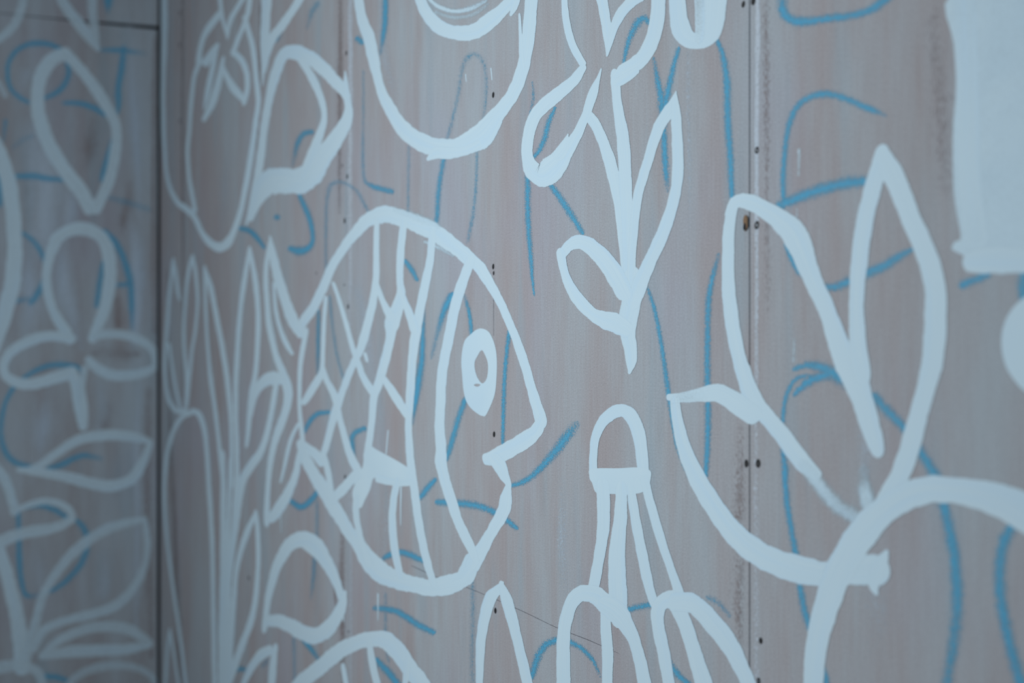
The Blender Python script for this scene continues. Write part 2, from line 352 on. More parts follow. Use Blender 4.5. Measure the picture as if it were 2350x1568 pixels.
# (wall, name, label, category, group, [[part, material, strokes], ...])
THINGS = [
  ('m', 'painted_fish', 'large white brush-drawn striped fish in profile, facing right with a ringed eye', 'painting', None, [["body_outline","white",[[[11694,15940,12255,15836,94],[11915,16106,12515,15969,94],[12479,16356,13048,16230,94],[13003,16678,13536,16576,94],[13378,16983,13898,16877,94],[13782,17237,14262,17112,94],[14248,17476,14727,17323,94],[14761,17705,15252,17520,94],[15272,17895,15742,17661,94],[15770,18001,16090,17697,94],[16435,18036,16487,17685,94],[17075,17943,16828,17635,94],[17831,17755,17538,17484,94],[18532,17586,18192,17319,94],[19000,17429,18610,17200,94],[19415,17263,19021,17060,94],[19839,17088,19427,16908,94],[20216,16885,19824,16731,94]],[[20065,16960,19762,16843,94],[20392,16806,20041,16697,94],[20576,16653,20214,16567,94],[20853,16417,20549,16345,94],[21093,16185,20822,16131,94],[21350,15909,21066,15856,94],[21561,15683,21264,15631,94],[21716,15473,21404,15423,94],[21875,15242,21564,15192,94],[22024,14996,21703,14943,94],[22189,14758,21847,14695,94],[22352,14522,21989,14450,94]],[[20248,12166,19634,12181,94],[20068,11879,19444,11980,94],[19601,11661,19287,11925,94],[18970,11473,18777,11781,94],[18408,11371,18422,11681,94],[17867,11324,18046,11657,94],[16884,11247,17212,11647,94],[15955,11264,16558,11699,94],[15379,11406,16179,11766,94],[14897,11690,15551,11942,94],[14296,11944,14950,12175,94],[13650,12231,14388,12468,94],[12985,12547,13747,12785,94],[12355,12854,13067,13057,94],[11930,13138,12604,13288,94],[11730,13394,12273,13495,94]]]],["dry_stroke","dry",[[[16957,17983,16831,17849,50],[17636,17856,17477,17686,70],[18446,17671,18279,17510,60],[18855,17525,18724,17420,40]]]],["dry_stroke","dry",[[[18236,17306,18139,17219,60],[18851,17165,18729,17071,60],[19334,16996,19234,16930,40]]]],["nose","white",[[[22320,14462,22022,14511,94],[22215,14267,21846,14383,94],[21917,14092,21574,14300,94],[21637,13992,21323,14215,94],[21279,13862,20971,14092,94],[20877,13750,20670,13984,94],[20462,13707,20359,13893,94]]]],["lip","white",[[[20878,13922,20523,13760,94],[21108,13810,20721,13670,94],[21217,13652,20893,13553,94],[21287,13529,21074,13480,94],[21298,13441,21035,13436,94],[21330,13298,20890,13286,94],[21297,13133,20839,13146,94],[21136,12955,20721,13008,94],[20899,12743,20502,12802,94],[20670,12528,20236,12586,94],[20469,12322,19992,12374,94],[20276,12102,19730,12154,94]]]],["gill_line","white",[[[20083,16812,19744,16884,94],[19930,16613,19555,16690,94],[19764,16404,19345,16476,94],[19596,16134,19162,16189,94],[19407,15760,18964,15804,94],[19190,15333,18753,15361,94],[19053,14932,18624,14937,94],[19020,14571,18590,14559,94],[19004,14223,18572,14196,94],[19071,13877,18605,13840,94],[19089,13689,18553,13628,94],[19164,13521,18679,13431,94],[19291,13290,18851,13196,94],[19449,13086,19019,12984,94],[19627,12847,19228,12736,94],[19878,12622,19515,12503,94],[20093,12443,19764,12333,94],[20217,12267,19977,12190,94]]]],["eye","white",[[[[20292,15800],[20514,15759],[20659,15659],[20774,15495],[20817,15300],[20802,15038],[20745,14808],[20586,14604],[20440,14472],[20337,14461],[20218,14475],[19945,14557],[19760,14672],[19666,14840],[19619,15078],[19588,15284],[19635,15490],[19729,15627],[19914,15708],[20097,15775]],[[[20307,15467],[20158,15372],[20067,15277],[20082,15156],[20173,15036],[20322,14960],[20455,15017],[20514,15130],[20514,15263],[20440,15374]],[[20037,14925],[20143,14948],[20263,14938],[20158,14902]]],94]]],["back_stripe","white",[[[18647,17371,18354,17401,94],[18597,16940,18230,16981,94],[18424,16562,18019,16611,94],[18259,16205,17830,16251,94],[18111,15890,17655,15927,94],[17979,15545,17534,15566,94],[17853,15108,17442,15114,94],[17771,14593,17377,14586,94],[17697,14150,17340,14132,94],[17743,13825,17368,13791,94],[17806,13575,17415,13528,94],[17914,13219,17527,13163,94],[18092,12726,17711,12661,94],[18267,12315,17894,12236,94],[18490,11967,18129,11876,94],[18676,11670,18394,11592,94]]]],["stripe","white",[[[16238,17698,15953,17721,94],[16250,17034,15898,17054,94],[16251,16678,15856,16705,94],[16148,16320,15711,16363,94],[15929,15966,15468,16014,94],[15771,15702,15286,15754,94],[15520,15443,15107,15499,94],[15267,15245,14880,15305,94],[14917,14949,14514,15001,94],[14582,14614,14164,14656,94],[14399,14370,13879,14416,94],[14194,14185,13707,14214,94],[13936,13857,13486,13873,94],[13645,13483,13241,13497,94],[13397,13242,13044,13258,94]]]],["stripe","white",[[[17475,17562,17114,17603,94],[17374,17122,16988,17154,94],[17326,16681,16960,16694,94],[17441,16426,16957,16462,94],[17303,16104,16672,16191,94],[17177,15880,16406,15964,94],[17046,15768,16464,15800,94],[16935,15598,16459,15633,94],[16786,15364,16332,15404,94],[16568,15029,16109,15068,94],[16385,14789,15926,14831,94],[16158,14561,15742,14574,94],[16087,14212,15688,14208,94],[15942,13808,15540,13804,94],[15838,13524,15433,13516,94]]]],["scale_line","white",[[[16241,16623,15992,16599,94],[16460,16396,16179,16360,94],[16731,16200,16389,16141,94],[16958,16069,16555,15988,94]]]],["scale_line","white",[[[17335,16487,17066,16460,94],[17520,16285,17220,16248,94],[17760,16084,17388,16037,94],[17944,15859,17533,15813,94]]]],["scale_line","white",[[[14013,16725,13796,16706,94],[14260,16483,14022,16461,94],[14505,16210,14243,16188,94],[14767,15877,14485,15851,94],[15133,15422,14838,15386,94],[15348,15236,15018,15187,94],[15569,15021,15232,14957,94],[15873,14841,15525,14752,94],[16117,14709,15784,14614,94]]]],["scale_line","white",[[[13600,16399,13338,16413,94],[13515,15974,13225,15983,94],[13455,15203,13137,15204,94],[13426,14962,13015,14994,94],[13193,14761,12745,14837,94],[12782,14518,12335,14600,94],[12331,14310,11997,14370,94]],[[13447,15094,13145,15054,94],[13686,14876,13349,14817,94],[14166,14589,13736,14518,94],[14370,14251,14005,14203,94],[14611,13917,14228,13860,94],[14878,13613,14464,13534,94],[15190,13387,14734,13277,94],[15457,13201,15040,13088,94]]]],["scale_line","white",[[[16463,15015,16217,14941,94],[16913,14822,16562,14722,94],[17306,14586,16942,14483,94],[17625,14368,17339,14282,94]]]],["side_fin","white",[[[[15637,13719],[16158,13644],[16758,13563],[17163,13503],[17483,13445],[17777,13380],[17667,13201],[17371,13137],[17106,13120],[16660,13095],[16239,13103],[15952,13125],[15785,12904],[15530,12688],[15337,12524],[15030,12540],[14897,12772],[15184,13082],[15423,13304],[15488,13509]],[],94],[[15392,13076,14973,13204,94],[14968,12901,14554,13011,94],[14517,12677,14090,12786,94],[13956,12441,13564,12545,94]],[[16178,13225,16055,13054,94],[16642,13204,16559,13052,94],[17191,13203,17174,13081,94],[17619,13252,17642,13143,94]]]],["belly_line","white",[[[15284,12645,14907,12611,94],[15261,12409,14885,12356,94],[15409,12113,15044,12039,94],[15642,11845,15245,11749,94],[15892,11631,15464,11515,94]]]],["belly_line","white",[[[17182,13146,16837,13137,94],[17060,12820,16688,12798,94],[17013,12445,16617,12397,94],[17107,12027,16717,11954,94],[17304,11628,16944,11547,94]]]],["belly_line","white",[[[12112,13614,11731,13445,94],[12538,13528,12161,13336,94],[13042,13456,12590,13261,94],[13527,13294,13012,13108,94]],[[13549,13384,13190,13327,94],[13770,13120,13362,13056,94],[13903,12855,13520,12800,94],[13963,12621,13605,12572,94]]]],["body_edge","white",[[[12477,15765,12116,15791,94],[12294,15448,11926,15466,94],[12149,15095,11803,15099,94],[12081,14694,11763,14688,94],[12067,14293,11778,14278,94],[12161,13943,11845,13917,94],[12255,13680,11912,13651,94],[12296,13449,11924,13419,94]]]],["tail_fin","white",[[[10114,17849,9889,17852,94],[10524,17424,9897,17415,94],[11014,16873,10293,16833,94],[11516,16389,10770,16322,94],[11936,16037,11190,15926,94],[12293,15800,11764,15686,94]],[[10086,17724,9796,17756,94],[9923,17305,9528,17336,94],[9909,16883,9479,16896,94],[10000,16406,9573,16406,94],[10136,15980,9683,15965,94],[10387,15608,9916,15573,94],[10690,15270,10209,15215,94],[11090,15007,10511,14926,94],[11440,14753,10733,14674,94],[11533,14498,10867,14475,94],[11385,14197,10790,14215,94],[11079,13879,10522,13912,94],[10663,13507,10117,13527,94],[10329,13121,9853,13115,94],[10137,12686,9682,12663,94],[10000,12202,9573,12166,94],[10019,11729,9492,11673,94]],[[12223,13435,11891,13444,94],[12066,13201,11669,13202,94],[11875,12771,11366,12778,94],[11527,12396,10874,12437,94],[11020,11999,10286,12074,94],[10281,11663,9719,11738,94]],[[10355,16820,10131,16822,94],[10533,16255,10251,16246,94],[10878,15858,10552,15827,94],[11268,15573,10911,15516,94],[11571,15368,11340,15321,94]],[[11972,13893,11764,13917,94],[11514,13542,11230,13556,94],[11166,13047,10899,13047,94],[10806,12604,10625,12602,94]]]],["drip","white",[[[17242,13072,17161,13065,94],[17213,12730,17152,12724,94],[17203,12436,17162,12431,94]]]],["drip","white",[[[16201,11053,16114,11039,94],[16179,10612,16136,10604,94]]]],["drip","white",[[[16652,14015,16589,14014,94],[16573,13625,16509,13623,94]]]]]),
  ('m', 'painted_seaweed', 'tall clump of thin white seaweed blades rising from the bottom beside the room corner', 'painting', None, [["blade","white",[[[1763,17746,1363,17779,94],[1529,17306,1123,17334,94],[1317,16718,855,16740,94],[1126,16004,659,16017,94],[933,15404,461,15408,94],[884,14805,411,14793,94],[1028,14333,562,14303,94],[1329,14020,842,13960,94],[1778,13847,1348,13741,94],[2180,13789,2064,13636,94],[2878,13866,2987,13701,94]],[[1808,17736,1412,17736,94],[2019,17477,1575,17480,94],[2249,16999,1809,16997,94],[2357,16762,2069,16755,94]],[[1338,15476,931,15460,94],[1691,14825,1341,14805,94],[2107,14248,1767,14220,94],[2426,13863,2092,13831,94]]]],["blade","white",[[[3719,17777,3364,17820,94],[3359,17400,2944,17438,94],[3077,16845,2699,16865,94],[2901,16105,2519,16113,94],[2925,15533,2495,15528,94],[3144,14733,2719,14719,94],[3121,14214,2743,14203,94],[3077,13834,2698,13821,94]],[[3764,17772,3404,17774,94],[4083,17328,3680,17333,94],[4229,16647,3871,16657,94],[4019,15919,3660,15933,94],[3681,15357,3316,15367,94],[3468,14733,3097,14734,94],[3208,13985,2833,13979,94]]]],["blade","white",[[[4921,17396,4575,17410,94],[4961,16739,4616,16746,94],[5041,16082,4697,16082,94],[5199,15375,4859,15366,94],[5475,14679,5057,14655,94],[5822,14046,5412,14014,94],[6088,13418,5683,13382,94],[6313,12797,5912,12756,94],[6516,12181,6159,12138,94]],[[4994,17388,4583,17371,94],[5531,16955,5000,16936,94],[5880,16458,5353,16441,94],[6257,15920,5740,15897,94],[6592,15392,6081,15365,94],[6848,14922,6342,14894,94],[7082,14302,6619,14274,94],[7223,13582,6839,13556,94],[7258,12861,6875,12833,94],[7223,12239,6839,12206,94]]]],["blade","white",[[[8619,17686,8339,17716,94],[8358,17079,7930,17116,94],[8023,16390,7584,16414,94],[7819,15636,7373,15645,94],[7646,14620,7196,14612,94],[7646,13807,7196,13784,94],[7716,13099,7267,13066,94],[7716,12282,7267,12246,94],[7595,11758,7106,11718,94]],[[8669,17679,8355,17680,94],[9094,17068,8648,17067,94],[9319,16421,8875,16423,94],[9351,15832,8907,15837,94],[9238,15245,8827,15249,94],[9109,14798,8698,14808,94],[8918,14497,8433,14505,94],[8790,14102,8298,14096,94],[8624,13650,8199,13639,94],[8439,13262,8119,13251,94]]]],["blade","white",[[[10829,14657,11007,14872,94],[10273,14633,10273,14977,94],[9905,14617,9421,14851,94],[9476,14513,8843,14617,94],[9040,14262,8506,14291,94],[8785,13949,8370,13954,94]]]],["blade","white",[[[10595,14643,10187,14653,94],[10314,14065,9869,14072,94],[9963,13517,9486,13530,94],[9560,13106,9013,13150,94],[9032,12783,8382,12857,94],[8378,12425,7703,12446,94],[8008,11993,7389,11963,94],[7787,11468,7193,11423,94],[7472,10819,6945,10771,94],[7156,10059,6617,9992,94],[7013,9211,6469,9125,94],[6908,8361,6280,8247,94],[6838,7390,6128,7241,94]]]],["blade","white",[[[9093,11702,8781,11712,94],[8561,11239,8062,11237,94],[8018,10699,7519,10670,94],[7645,10130,7197,10079,94],[7437,9282,6982,9214,94],[7260,8532,6801,8453,94],[7085,7484,6543,7375,94]],[[9140,11715,8797,11666,94],[9302,11341,8892,11286,94],[9334,10679,8924,10625,94],[9191,9921,8746,9865,94],[8881,9266,8338,9214,94],[8247,8611,7631,8559,94],[7669,8021,7030,7956,94],[7106,7439,6447,7363,94]]]],["blade","white",[[[3449,13651,3116,13810,94],[2773,13560,2378,13650,94],[2087,13292,1600,13329,94],[1523,12895,1032,12900,94],[1102,12397,585,12377,94],[862,11661,334,11618,94],[884,10944,411,10888,94],[1148,10015,734,9951,94],[1622,9129,1220,9054,94],[2133,8328,1740,8246,94],[2588,7536,2203,7449,94],[3076,6575,2700,6481,94]],[[3501,13889,3238,13669,94],[4372,13811,3893,13681,94],[4880,13468,4372,13408,94],[5143,12928,4674,12884,94],[5301,12178,4835,12129,94],[5497,11332,5035,11274,94],[5652,10488,5193,10423,94],[5729,8996,5272,8916,94],[5864,7181,5368,7070,94]]]],["blade","white",[[[1336,7665,1030,7618,94],[1122,7122,760,7059,94],[907,6091,487,6006,94]],[[1382,7661,1079,7591,94],[1737,7254,1389,7171,94],[2062,6789,1719,6703,94],[2337,6415,1998,6326,94]]]],["stem","white",[[[6576,12811,6098,12774,94],[6651,11769,6095,11713,94],[6634,10196,6037,10112,94],[6600,8619,5921,8495,94],[6659,7323,5860,7147,94]],[[7187,12751,6803,12725,94],[7044,11496,6657,11458,94],[6867,10228,6397,10165,94],[6778,8652,6265,8559,94],[6761,7345,6208,7224,94]],[[7590,12373,7253,12348,94],[7434,11333,7056,11297,94],[7189,10478,6728,10425,94],[6903,9191,6434,9120,94]]]]]),
  ('m', 'painted_pod', 'narrow white leaf-filled pod outline hanging from the top beside the room corner', 'painting', None, [["pod_outline","white",[[[992,25159,200,25334,94],[966,24079,227,24226,94],[741,22671,157,22767,94],[764,21580,234,21650,94],[884,20842,411,20891,94],[1075,20223,612,20254,94],[1563,19746,1088,19745,94],[2263,19385,1795,19335,94],[2994,19202,2515,19089,94],[3682,18997,3141,18909,94],[4179,18738,3667,18702,94],[4493,18499,4021,18467,94],[4964,18289,4450,18216,94],[5588,18104,5100,17946,94],[6076,18032,6076,17759,94],[6358,18049,6977,17839,94],[6862,18199,7412,18085,94],[7277,18444,7775,18359,94],[7674,18813,8137,18741,94],[7963,19241,8458,19163,94],[8300,19755,8788,19675,94],[8549,20221,8998,20144,94],[8746,20640,9191,20559,94],[8907,21003,9351,20933,94],[8778,21558,9223,21496,94],[8517,22294,8965,22232,94],[8223,22692,8667,22642,94],[7903,23089,8318,23041,94]]]],["pod_vein","white",[[[6407,23515,5968,23706,94],[5575,23356,4955,23601,94],[4904,23222,4347,23397,94],[4557,23009,4039,23137,94],[4482,22773,3864,22906,94]],[[4386,22634,3879,22769,94],[3935,22389,3489,22487,94],[3684,21850,3226,21931,94],[3448,21093,3030,21157,94],[3275,20549,2853,20601,94],[3404,19971,2986,20005,94],[3682,19495,3228,19517,94],[4019,19016,3575,19030,94]]]],["pod_leaf","white",[[[6061,22810,5710,22935,94],[5840,22634,5158,22892,94],[5049,22490,4362,22756,94]],[[5972,22749,5570,22847,94],[5631,22206,5056,22337,94],[5200,21771,4697,21879,94],[4836,21506,4581,21558,94]],[[6532,22350,6142,22443,94],[6238,21775,5528,21942,94],[5691,21399,4994,21585,94],[4820,21160,4433,21268,94]]]],["pod_leaf","white",[[[6486,22260,6189,22279,94],[7002,21901,6481,21912,94],[7650,21545,7049,21508,94],[8264,21201,7889,21157,94]],[[7898,21200,8322,21107,94],[8080,21436,8543,21350,94],[8031,21778,8525,21719,94],[7685,22092,8194,22086,94],[7179,22355,7594,22391,94],[6941,22491,7265,22524,94]],[[6995,22485,7353,22381,94],[7352,22732,7770,22604,94],[7804,22969,8213,22841,94],[8153,23213,8604,23087,94],[8299,23557,8789,23429,94]]]],["pod_leaf","white",[[[6275,23999,5874,24075,94],[6459,23490,6066,23551,94],[6857,22918,6555,22955,94]],[[6608,22963,6877,22897,94],[6740,23307,7178,23174,94],[7330,23505,7722,23358,94],[7854,23657,8231,23509,94]]]]]),
  ('m', 'painted_leaf', 'white D-shaped leaf with thick brushed lower edge, upper left of the fish', 'painting', 'white painted leaves and fronds', [["leaf_outline","white",[[[8158,18342,8401,18306,94],[8421,18768,8865,18697,94],[8728,19267,9335,19169,94],[9000,19775,9636,19673,94],[9207,20337,9868,20219,94],[9525,20880,10168,20742,94],[9900,21410,10638,21219,94],[10384,21781,11098,21530,94],[11011,21901,11394,21520,94],[11853,21770,11611,21435,94],[12470,21568,12016,21322,94],[13085,21317,12546,21155,94],[13685,21017,13101,20905,94],[14232,20706,13668,20618,94],[14638,20447,14107,20387,94],[14850,20254,14400,20219,94]],[[14596,20688,14474,20707,94],[14704,20491,14411,20532,94],[14831,20189,14420,20235,94],[14957,19956,14474,20028,94],[14944,19738,14302,19912,94],[14694,19529,13953,19774,94],[14370,19321,13523,19629,94],[13958,19126,12964,19485,94],[13591,18900,12429,19335,94],[13058,18698,11937,19264,94],[12249,18606,11700,19250,94],[11325,18670,11251,19286,94],[10658,18723,10480,19381,94],[10386,18748,9547,19408,94],[10169,18789,8823,19228,94],[9569,18691,8614,18893,94],[8843,18379,8443,18451,94]]]],["leaf_vein","white",[[[12249,21402,11810,21389,94],[12801,21022,12314,21014,94],[13232,20635,12756,20644,94],[13501,20276,13089,20302,94],[13579,20007,13210,20060,94],[13525,19804,13065,19912,94],[13323,19578,12765,19721,94],[13047,19332,12428,19485,94],[12787,19092,12116,19263,94],[12468,18930,11856,19097,94]]]]]),
  ('m', 'painted_sprig', 'white forked stem strokes at the top edge above the D-shaped leaf', 'painting', 'white painted leaves and fronds', [["stem","white",[[[10212,23117,9290,23335,94],[10057,22581,9263,22756,94],[9901,22136,9236,22273,94],[9692,21697,9324,21767,94],[9513,21324,9379,21348,94]]]],["branch","white",[[[12272,22601,11786,22811,94],[11607,22402,11134,22604,94],[10990,22222,10437,22463,94],[10488,22107,9873,22336,94],[10133,21928,9499,22100,94],[9798,21623,9405,21713,94]]]]]),
  ('m', 'painted_bowl_shape', 'large white U-shaped curve hanging from the top centre', 'painting', None, [["outer_curve","white",[[[15458,21985,14905,22070,94],[15678,21508,15120,21568,94],[16042,21128,15394,21181,94],[16233,20769,15580,20835,94],[16370,20376,15858,20415,94],[16620,20017,16096,20023,94],[16991,19714,16441,19676,94],[17398,19415,16847,19324,94],[17835,19212,17348,19026,94],[18326,19049,17977,18765,94],[18787,18929,18658,18614,94],[19249,18856,19320,18521,94],[19599,18874,19919,18497,94],[19921,18952,20507,18534,94],[20225,19011,20853,18693,94],[20553,19104,21046,18868,94],[20877,19212,21287,19013,94],[21179,19354,21590,19187,94],[21394,19573,21831,19438,94],[21543,19881,21973,19768,94],[21634,20235,22064,20129,94],[21680,20601,22122,20489,94]],[[18265,18650,18356,18591,94],[18549,18796,18692,18573,94],[19101,18731,19143,18517,94],[19700,18680,19820,18498,94],[20142,18713,20293,18567,94]],[[21577,20333,21492,20349,94],[21625,20040,21497,20062,94],[21686,19654,21516,19676,94],[21722,19491,21640,19496,94]]]],["inner_curve","white",[[[18169,21403,17742,21428,94],[18419,21151,17917,21150,94],[18685,20955,18210,20882,94],[18979,20779,18666,20621,94],[19344,20650,19225,20426,94],[19729,20568,19791,20294,94],[20043,20558,20331,20244,94],[20346,20600,20736,20300,94],[20741,20640,21088,20393,94],[21057,20697,21385,20489,94],[21264,20753,21561,20579,94]],[[21223,20436,21331,20392,94],[21251,20530,21467,20443,94],[21400,20660,21588,20585,94]]]],["dry_stroke","dry",[[[18356,21351,18195,21310,95],[18789,21123,18622,21035,95],[19297,20939,19271,20806,85],[19863,20862,19966,20698,70],[20380,20854,20501,20722,50]],[[18655,21038,18587,20957,50],[19292,20822,19276,20728,55],[19948,20729,20034,20610,50],[20456,20770,20571,20669,40]]]]]),
  ('m', 'painted_plant', 'tall white plant stem with paired open leaves right of the fish', 'painting', None, [["stem","white",[[[23598,18630,23362,18579,94],[23802,18468,23513,18425,94],[23994,18223,23692,18199,94],[24168,17942,23839,17931,94],[24295,17645,23966,17638,94],[24399,17351,24092,17351,94],[24461,17010,24175,17013,94],[24521,16675,24238,16675,94],[24583,16397,24278,16394,94],[24654,16067,24308,16059,94]],[[24265,18999,23996,19032,94],[24296,18800,24028,18828,94],[24342,18601,24066,18623,94],[24436,18340,24117,18361,94],[24513,18052,24163,18078,94],[24544,17714,24215,17740,94],[24553,17382,24247,17404,94],[24572,16942,24289,16954,94],[24644,16502,24319,16506,94]]]],["stem_foot","white",[[[24756,16375,24326,16408,94],[24747,16041,24252,16085,94],[24669,15831,24168,15855,94],[24655,15663,24245,15636,94],[24678,15514,24324,15487,94],[24673,15357,24371,15359,94],[24536,15221,24429,15229,94]]]],["leaf","white",[[[22929,20321,22739,20358,94],[22959,20080,22757,20111,94],[23062,19801,22842,19816,94],[23217,19565,22991,19556,94],[23418,19332,23227,19311,94]],[[23412,19215,23234,19312,94],[23221,19058,22963,19219,94],[22907,18949,22641,19147,94],[22592,18861,22299,19073,94],[22319,18779,21971,18977,94],[22130,18691,21751,18826,94],[21996,18522,21626,18607,94],[21941,18329,21576,18374,94],[22024,18182,21596,18170,94],[22161,18122,21719,17950,94],[22149,18148,22271,17746,94],[22247,18199,22787,17839,94],[22516,18261,23004,17996,94],[22751,18292,23105,18127,94],[22963,18407,23268,18283,94],[23149,18536,23404,18440,94],[23289,18674,23537,18590,94],[23378,18818,23649,18729,94],[23491,18955,23737,18872,94],[23674,19073,23774,19039,94],[23767,19166,23812,19152,94]],[[22953,18410,22905,18424,94],[22971,18210,22672,18318,94],[22823,18100,22508,18250,94]]]],["leaf","white",[[[23948,20110,23629,20147,94],[24023,19865,23728,19900,94],[24076,19624,23803,19661,94],[24053,19451,23870,19486,94],[23969,19319,23912,19332,94]],[[23918,19344,23985,19325,94],[23916,19500,24093,19444,94],[23983,19685,24216,19593,94],[24134,19848,24378,19714,94],[24366,19947,24557,19793,94],[24644,19991,24801,19832,94]],[[25320,19783,24956,19879,94],[25291,19573,24928,19675,94],[25222,19364,24863,19483,94],[25108,19183,24766,19330,94],[24918,19037,24625,19223,94],[24680,18972,24466,19185,94],[24433,18953,24204,19138,94],[24268,18890,24036,19023,94]],[[24152,18985,24278,18851,94],[24355,19015,24488,18885,94],[24593,19047,24694,18953,94]]]],["leaf","white",[[[25522,18584,25484,18596,94],[25556,18420,25338,18505,94],[25426,18285,25171,18411,94],[25271,18168,25006,18276,94],[25147,18015,24883,18097,94],[25024,17810,24774,17879,94],[24918,17623,24665,17689,94],[24808,17423,24558,17476,94],[24730,17193,24496,17227,94],[24680,16927,24466,16950,94],[24640,16658,24425,16675,94],[24631,16386,24414,16397,94]],[[25552,18512,25416,18528,94],[25637,18272,25384,18300,94],[25669,17955,25407,17983,94],[25683,17663,25411,17698,94],[25646,17424,25376,17475,94],[25556,17189,25282,17257,94],[25401,16931,25121,17012,94],[25221,16698,24923,16791,94],[25059,16502,24737,16598,94],[24919,16311,24564,16401,94],[24764,16076,24400,16156,94]]]],["leaf","white",[[[22623,16808,22830,16720,94],[22811,16963,23046,16816,94],[23138,17053,23210,16826,94],[23523,17000,23326,16799,94],[23860,16863,23520,16697,94],[24140,16683,23737,16542,94],[24362,16493,23938,16375,94],[24552,16271,24165,16170,94]],[[22877,16799,22599,16787,94],[22968,16563,22699,16535,94],[23159,16358,22862,16286,94],[23427,16165,23148,16051,94],[23699,16036,23484,15877,94],[23987,16001,23808,15754,94],[24270,15958,24055,15711,94],[24539,15842,24303,15644,94]]]]]),
  ('m', 'painted_loop', 'thick rounded white loop at the top edge, right of the tall stem', 'painting', None, [["loop_outline","white",[[[25722,19709,25333,19781,94],[25775,19453,25334,19504,94],[25853,19289,25456,19231,94],[25912,19236,25774,19046,94],[25969,19219,26100,18991,94],[26002,19255,26404,19052,94],[26029,19400,26510,19262,94],[26062,19639,26544,19509,94]],[[26103,19620,25862,19669,60],[26120,19311,25879,19360,70],[26093,19135,25871,19186,70]]]]]),
  ('m', 'painted_squid', 'white jellyfish-like figure with arched head and four trailing tentacles, right of the fish nose', 'painting', None, [["head","white",[[[23478,13815,23727,13840,94],[23473,14032,23710,14047,94],[23497,14277,23752,14267,94],[23615,14496,23875,14441,94],[23838,14686,24064,14568,94],[24166,14809,24244,14626,94],[24528,14787,24314,14621,94],[24753,14630,24432,14531,94],[24873,14408,24551,14351,94],[24923,14148,24619,14108,94],[24948,13932,24654,13895,94]]]],["head_band","white",[[[[23481,13881],[23702,13933],[24215,13975],[24654,14021],[24948,14007],[24958,13900],[24909,13799],[24753,13714],[24483,13671],[24005,13625],[23680,13605],[23570,13721]],[],94]]],["tentacle","white",[[[24028,13709,23634,13666,94],[24032,13368,23674,13329,94],[23999,13073,23665,13050,94],[23895,12743,23573,12727,94],[23770,12383,23456,12364,94]]]],["tentacle","white",[[[24442,13714,24132,13691,94],[24438,13296,24072,13267,94],[24404,12959,23980,12918,94],[24406,12636,23936,12564,94],[24458,12375,23945,12275,94],[24489,12187,23955,12078,94]]]],["tentacle","white",[[[24619,13743,24406,13704,94],[24770,13353,24496,13296,94],[24882,13044,24602,12978,94],[24973,12789,24707,12718,94],[25048,12588,24808,12514,94],[25142,12417,24927,12343,94]]]],["tentacle","white",[[[24942,13888,24719,13836,94],[25081,13608,24852,13549,94],[25265,13257,25052,13194,94],[25440,12964,25252,12901,94],[25577,12776,25372,12707,94],[25696,12599,25454,12519,94]]]]]),
  ('m', 'painted_petal', 'white pointed arch petal at the bottom edge below the fish mouth', 'painting', 'white painted leaves and fronds', [["petal_outline","white",[[[21052,12005,20948,12017,94],[21026,11871,20747,11934,94],[20842,11737,20444,11781,94],[20667,11515,20240,11490,94],[20495,11116,20116,11065,94],[20406,10707,20087,10648,94],[20376,10304,20088,10242,94]],[[21058,12007,20886,11954,94],[21282,11875,20911,11763,94],[21521,11544,21140,11429,94],[21734,11160,21359,11043,94],[21871,10905,21514,10790,94],[21981,10678,21640,10566,94]]]]]),
  ('m', 'painted_fronds', 'white arching fronds at the bottom edge under the left tentacle', 'painting', 'white painted leaves and fronds', [["frond","white",[[[22579,10794,23014,10887,94],[22598,11282,23019,11360,94],[22643,11663,23046,11710,94],[22781,11982,23168,11972,94],[23010,12223,23313,12090,94],[23414,12380,23436,12110,94],[23837,12398,23566,12110,94],[24132,12301,23768,12039,94]]]],["frond","white",[[[24046,12162,23747,12105,94],[24067,11857,23769,11794,94],[24099,11579,23802,11518,94],[24089,11125,23791,11061,94]]]],["frond","white",[[[23975,12317,23711,12044,94],[24343,12289,23937,11979,94],[24583,12113,24195,11910,94],[24743,11902,24421,11775,94],[24882,11646,24562,11539,94],[25004,11347,24676,11238,94]]]]]),
  ('m', 'painted_fronds', 'white arching fronds at the bottom edge under the right tentacle, beside the plywood seam', 'painting', 'white painted leaves and fronds', [["frond","white",[[[25226,11364,25519,11456,94],[25104,11762,25400,11852,94],[24988,12037,25289,12119,94],[24938,12270,25281,12302,94],[25107,12501,25341,12355,94],[25429,12622,25503,12357,94]]]],["frond","white",[[[25718,12499,25356,12356,94],[25871,12271,25547,12145,94],[26007,12038,25694,11917,94],[26166,11821,25813,11680,94],[26293,11650,25910,11492,94]]]],["frond","white",[[[25450,12594,25427,12333,94],[25864,12650,25734,12375,94],[26176,12577,25891,12343,94],[26415,12454,26094,12240,94],[26653,12311,26321,12111,94],[26840,12137,26524,11967,94],[26986,11962,26695,11818,94],[27089,11816,26812,11683,94]]]]]),
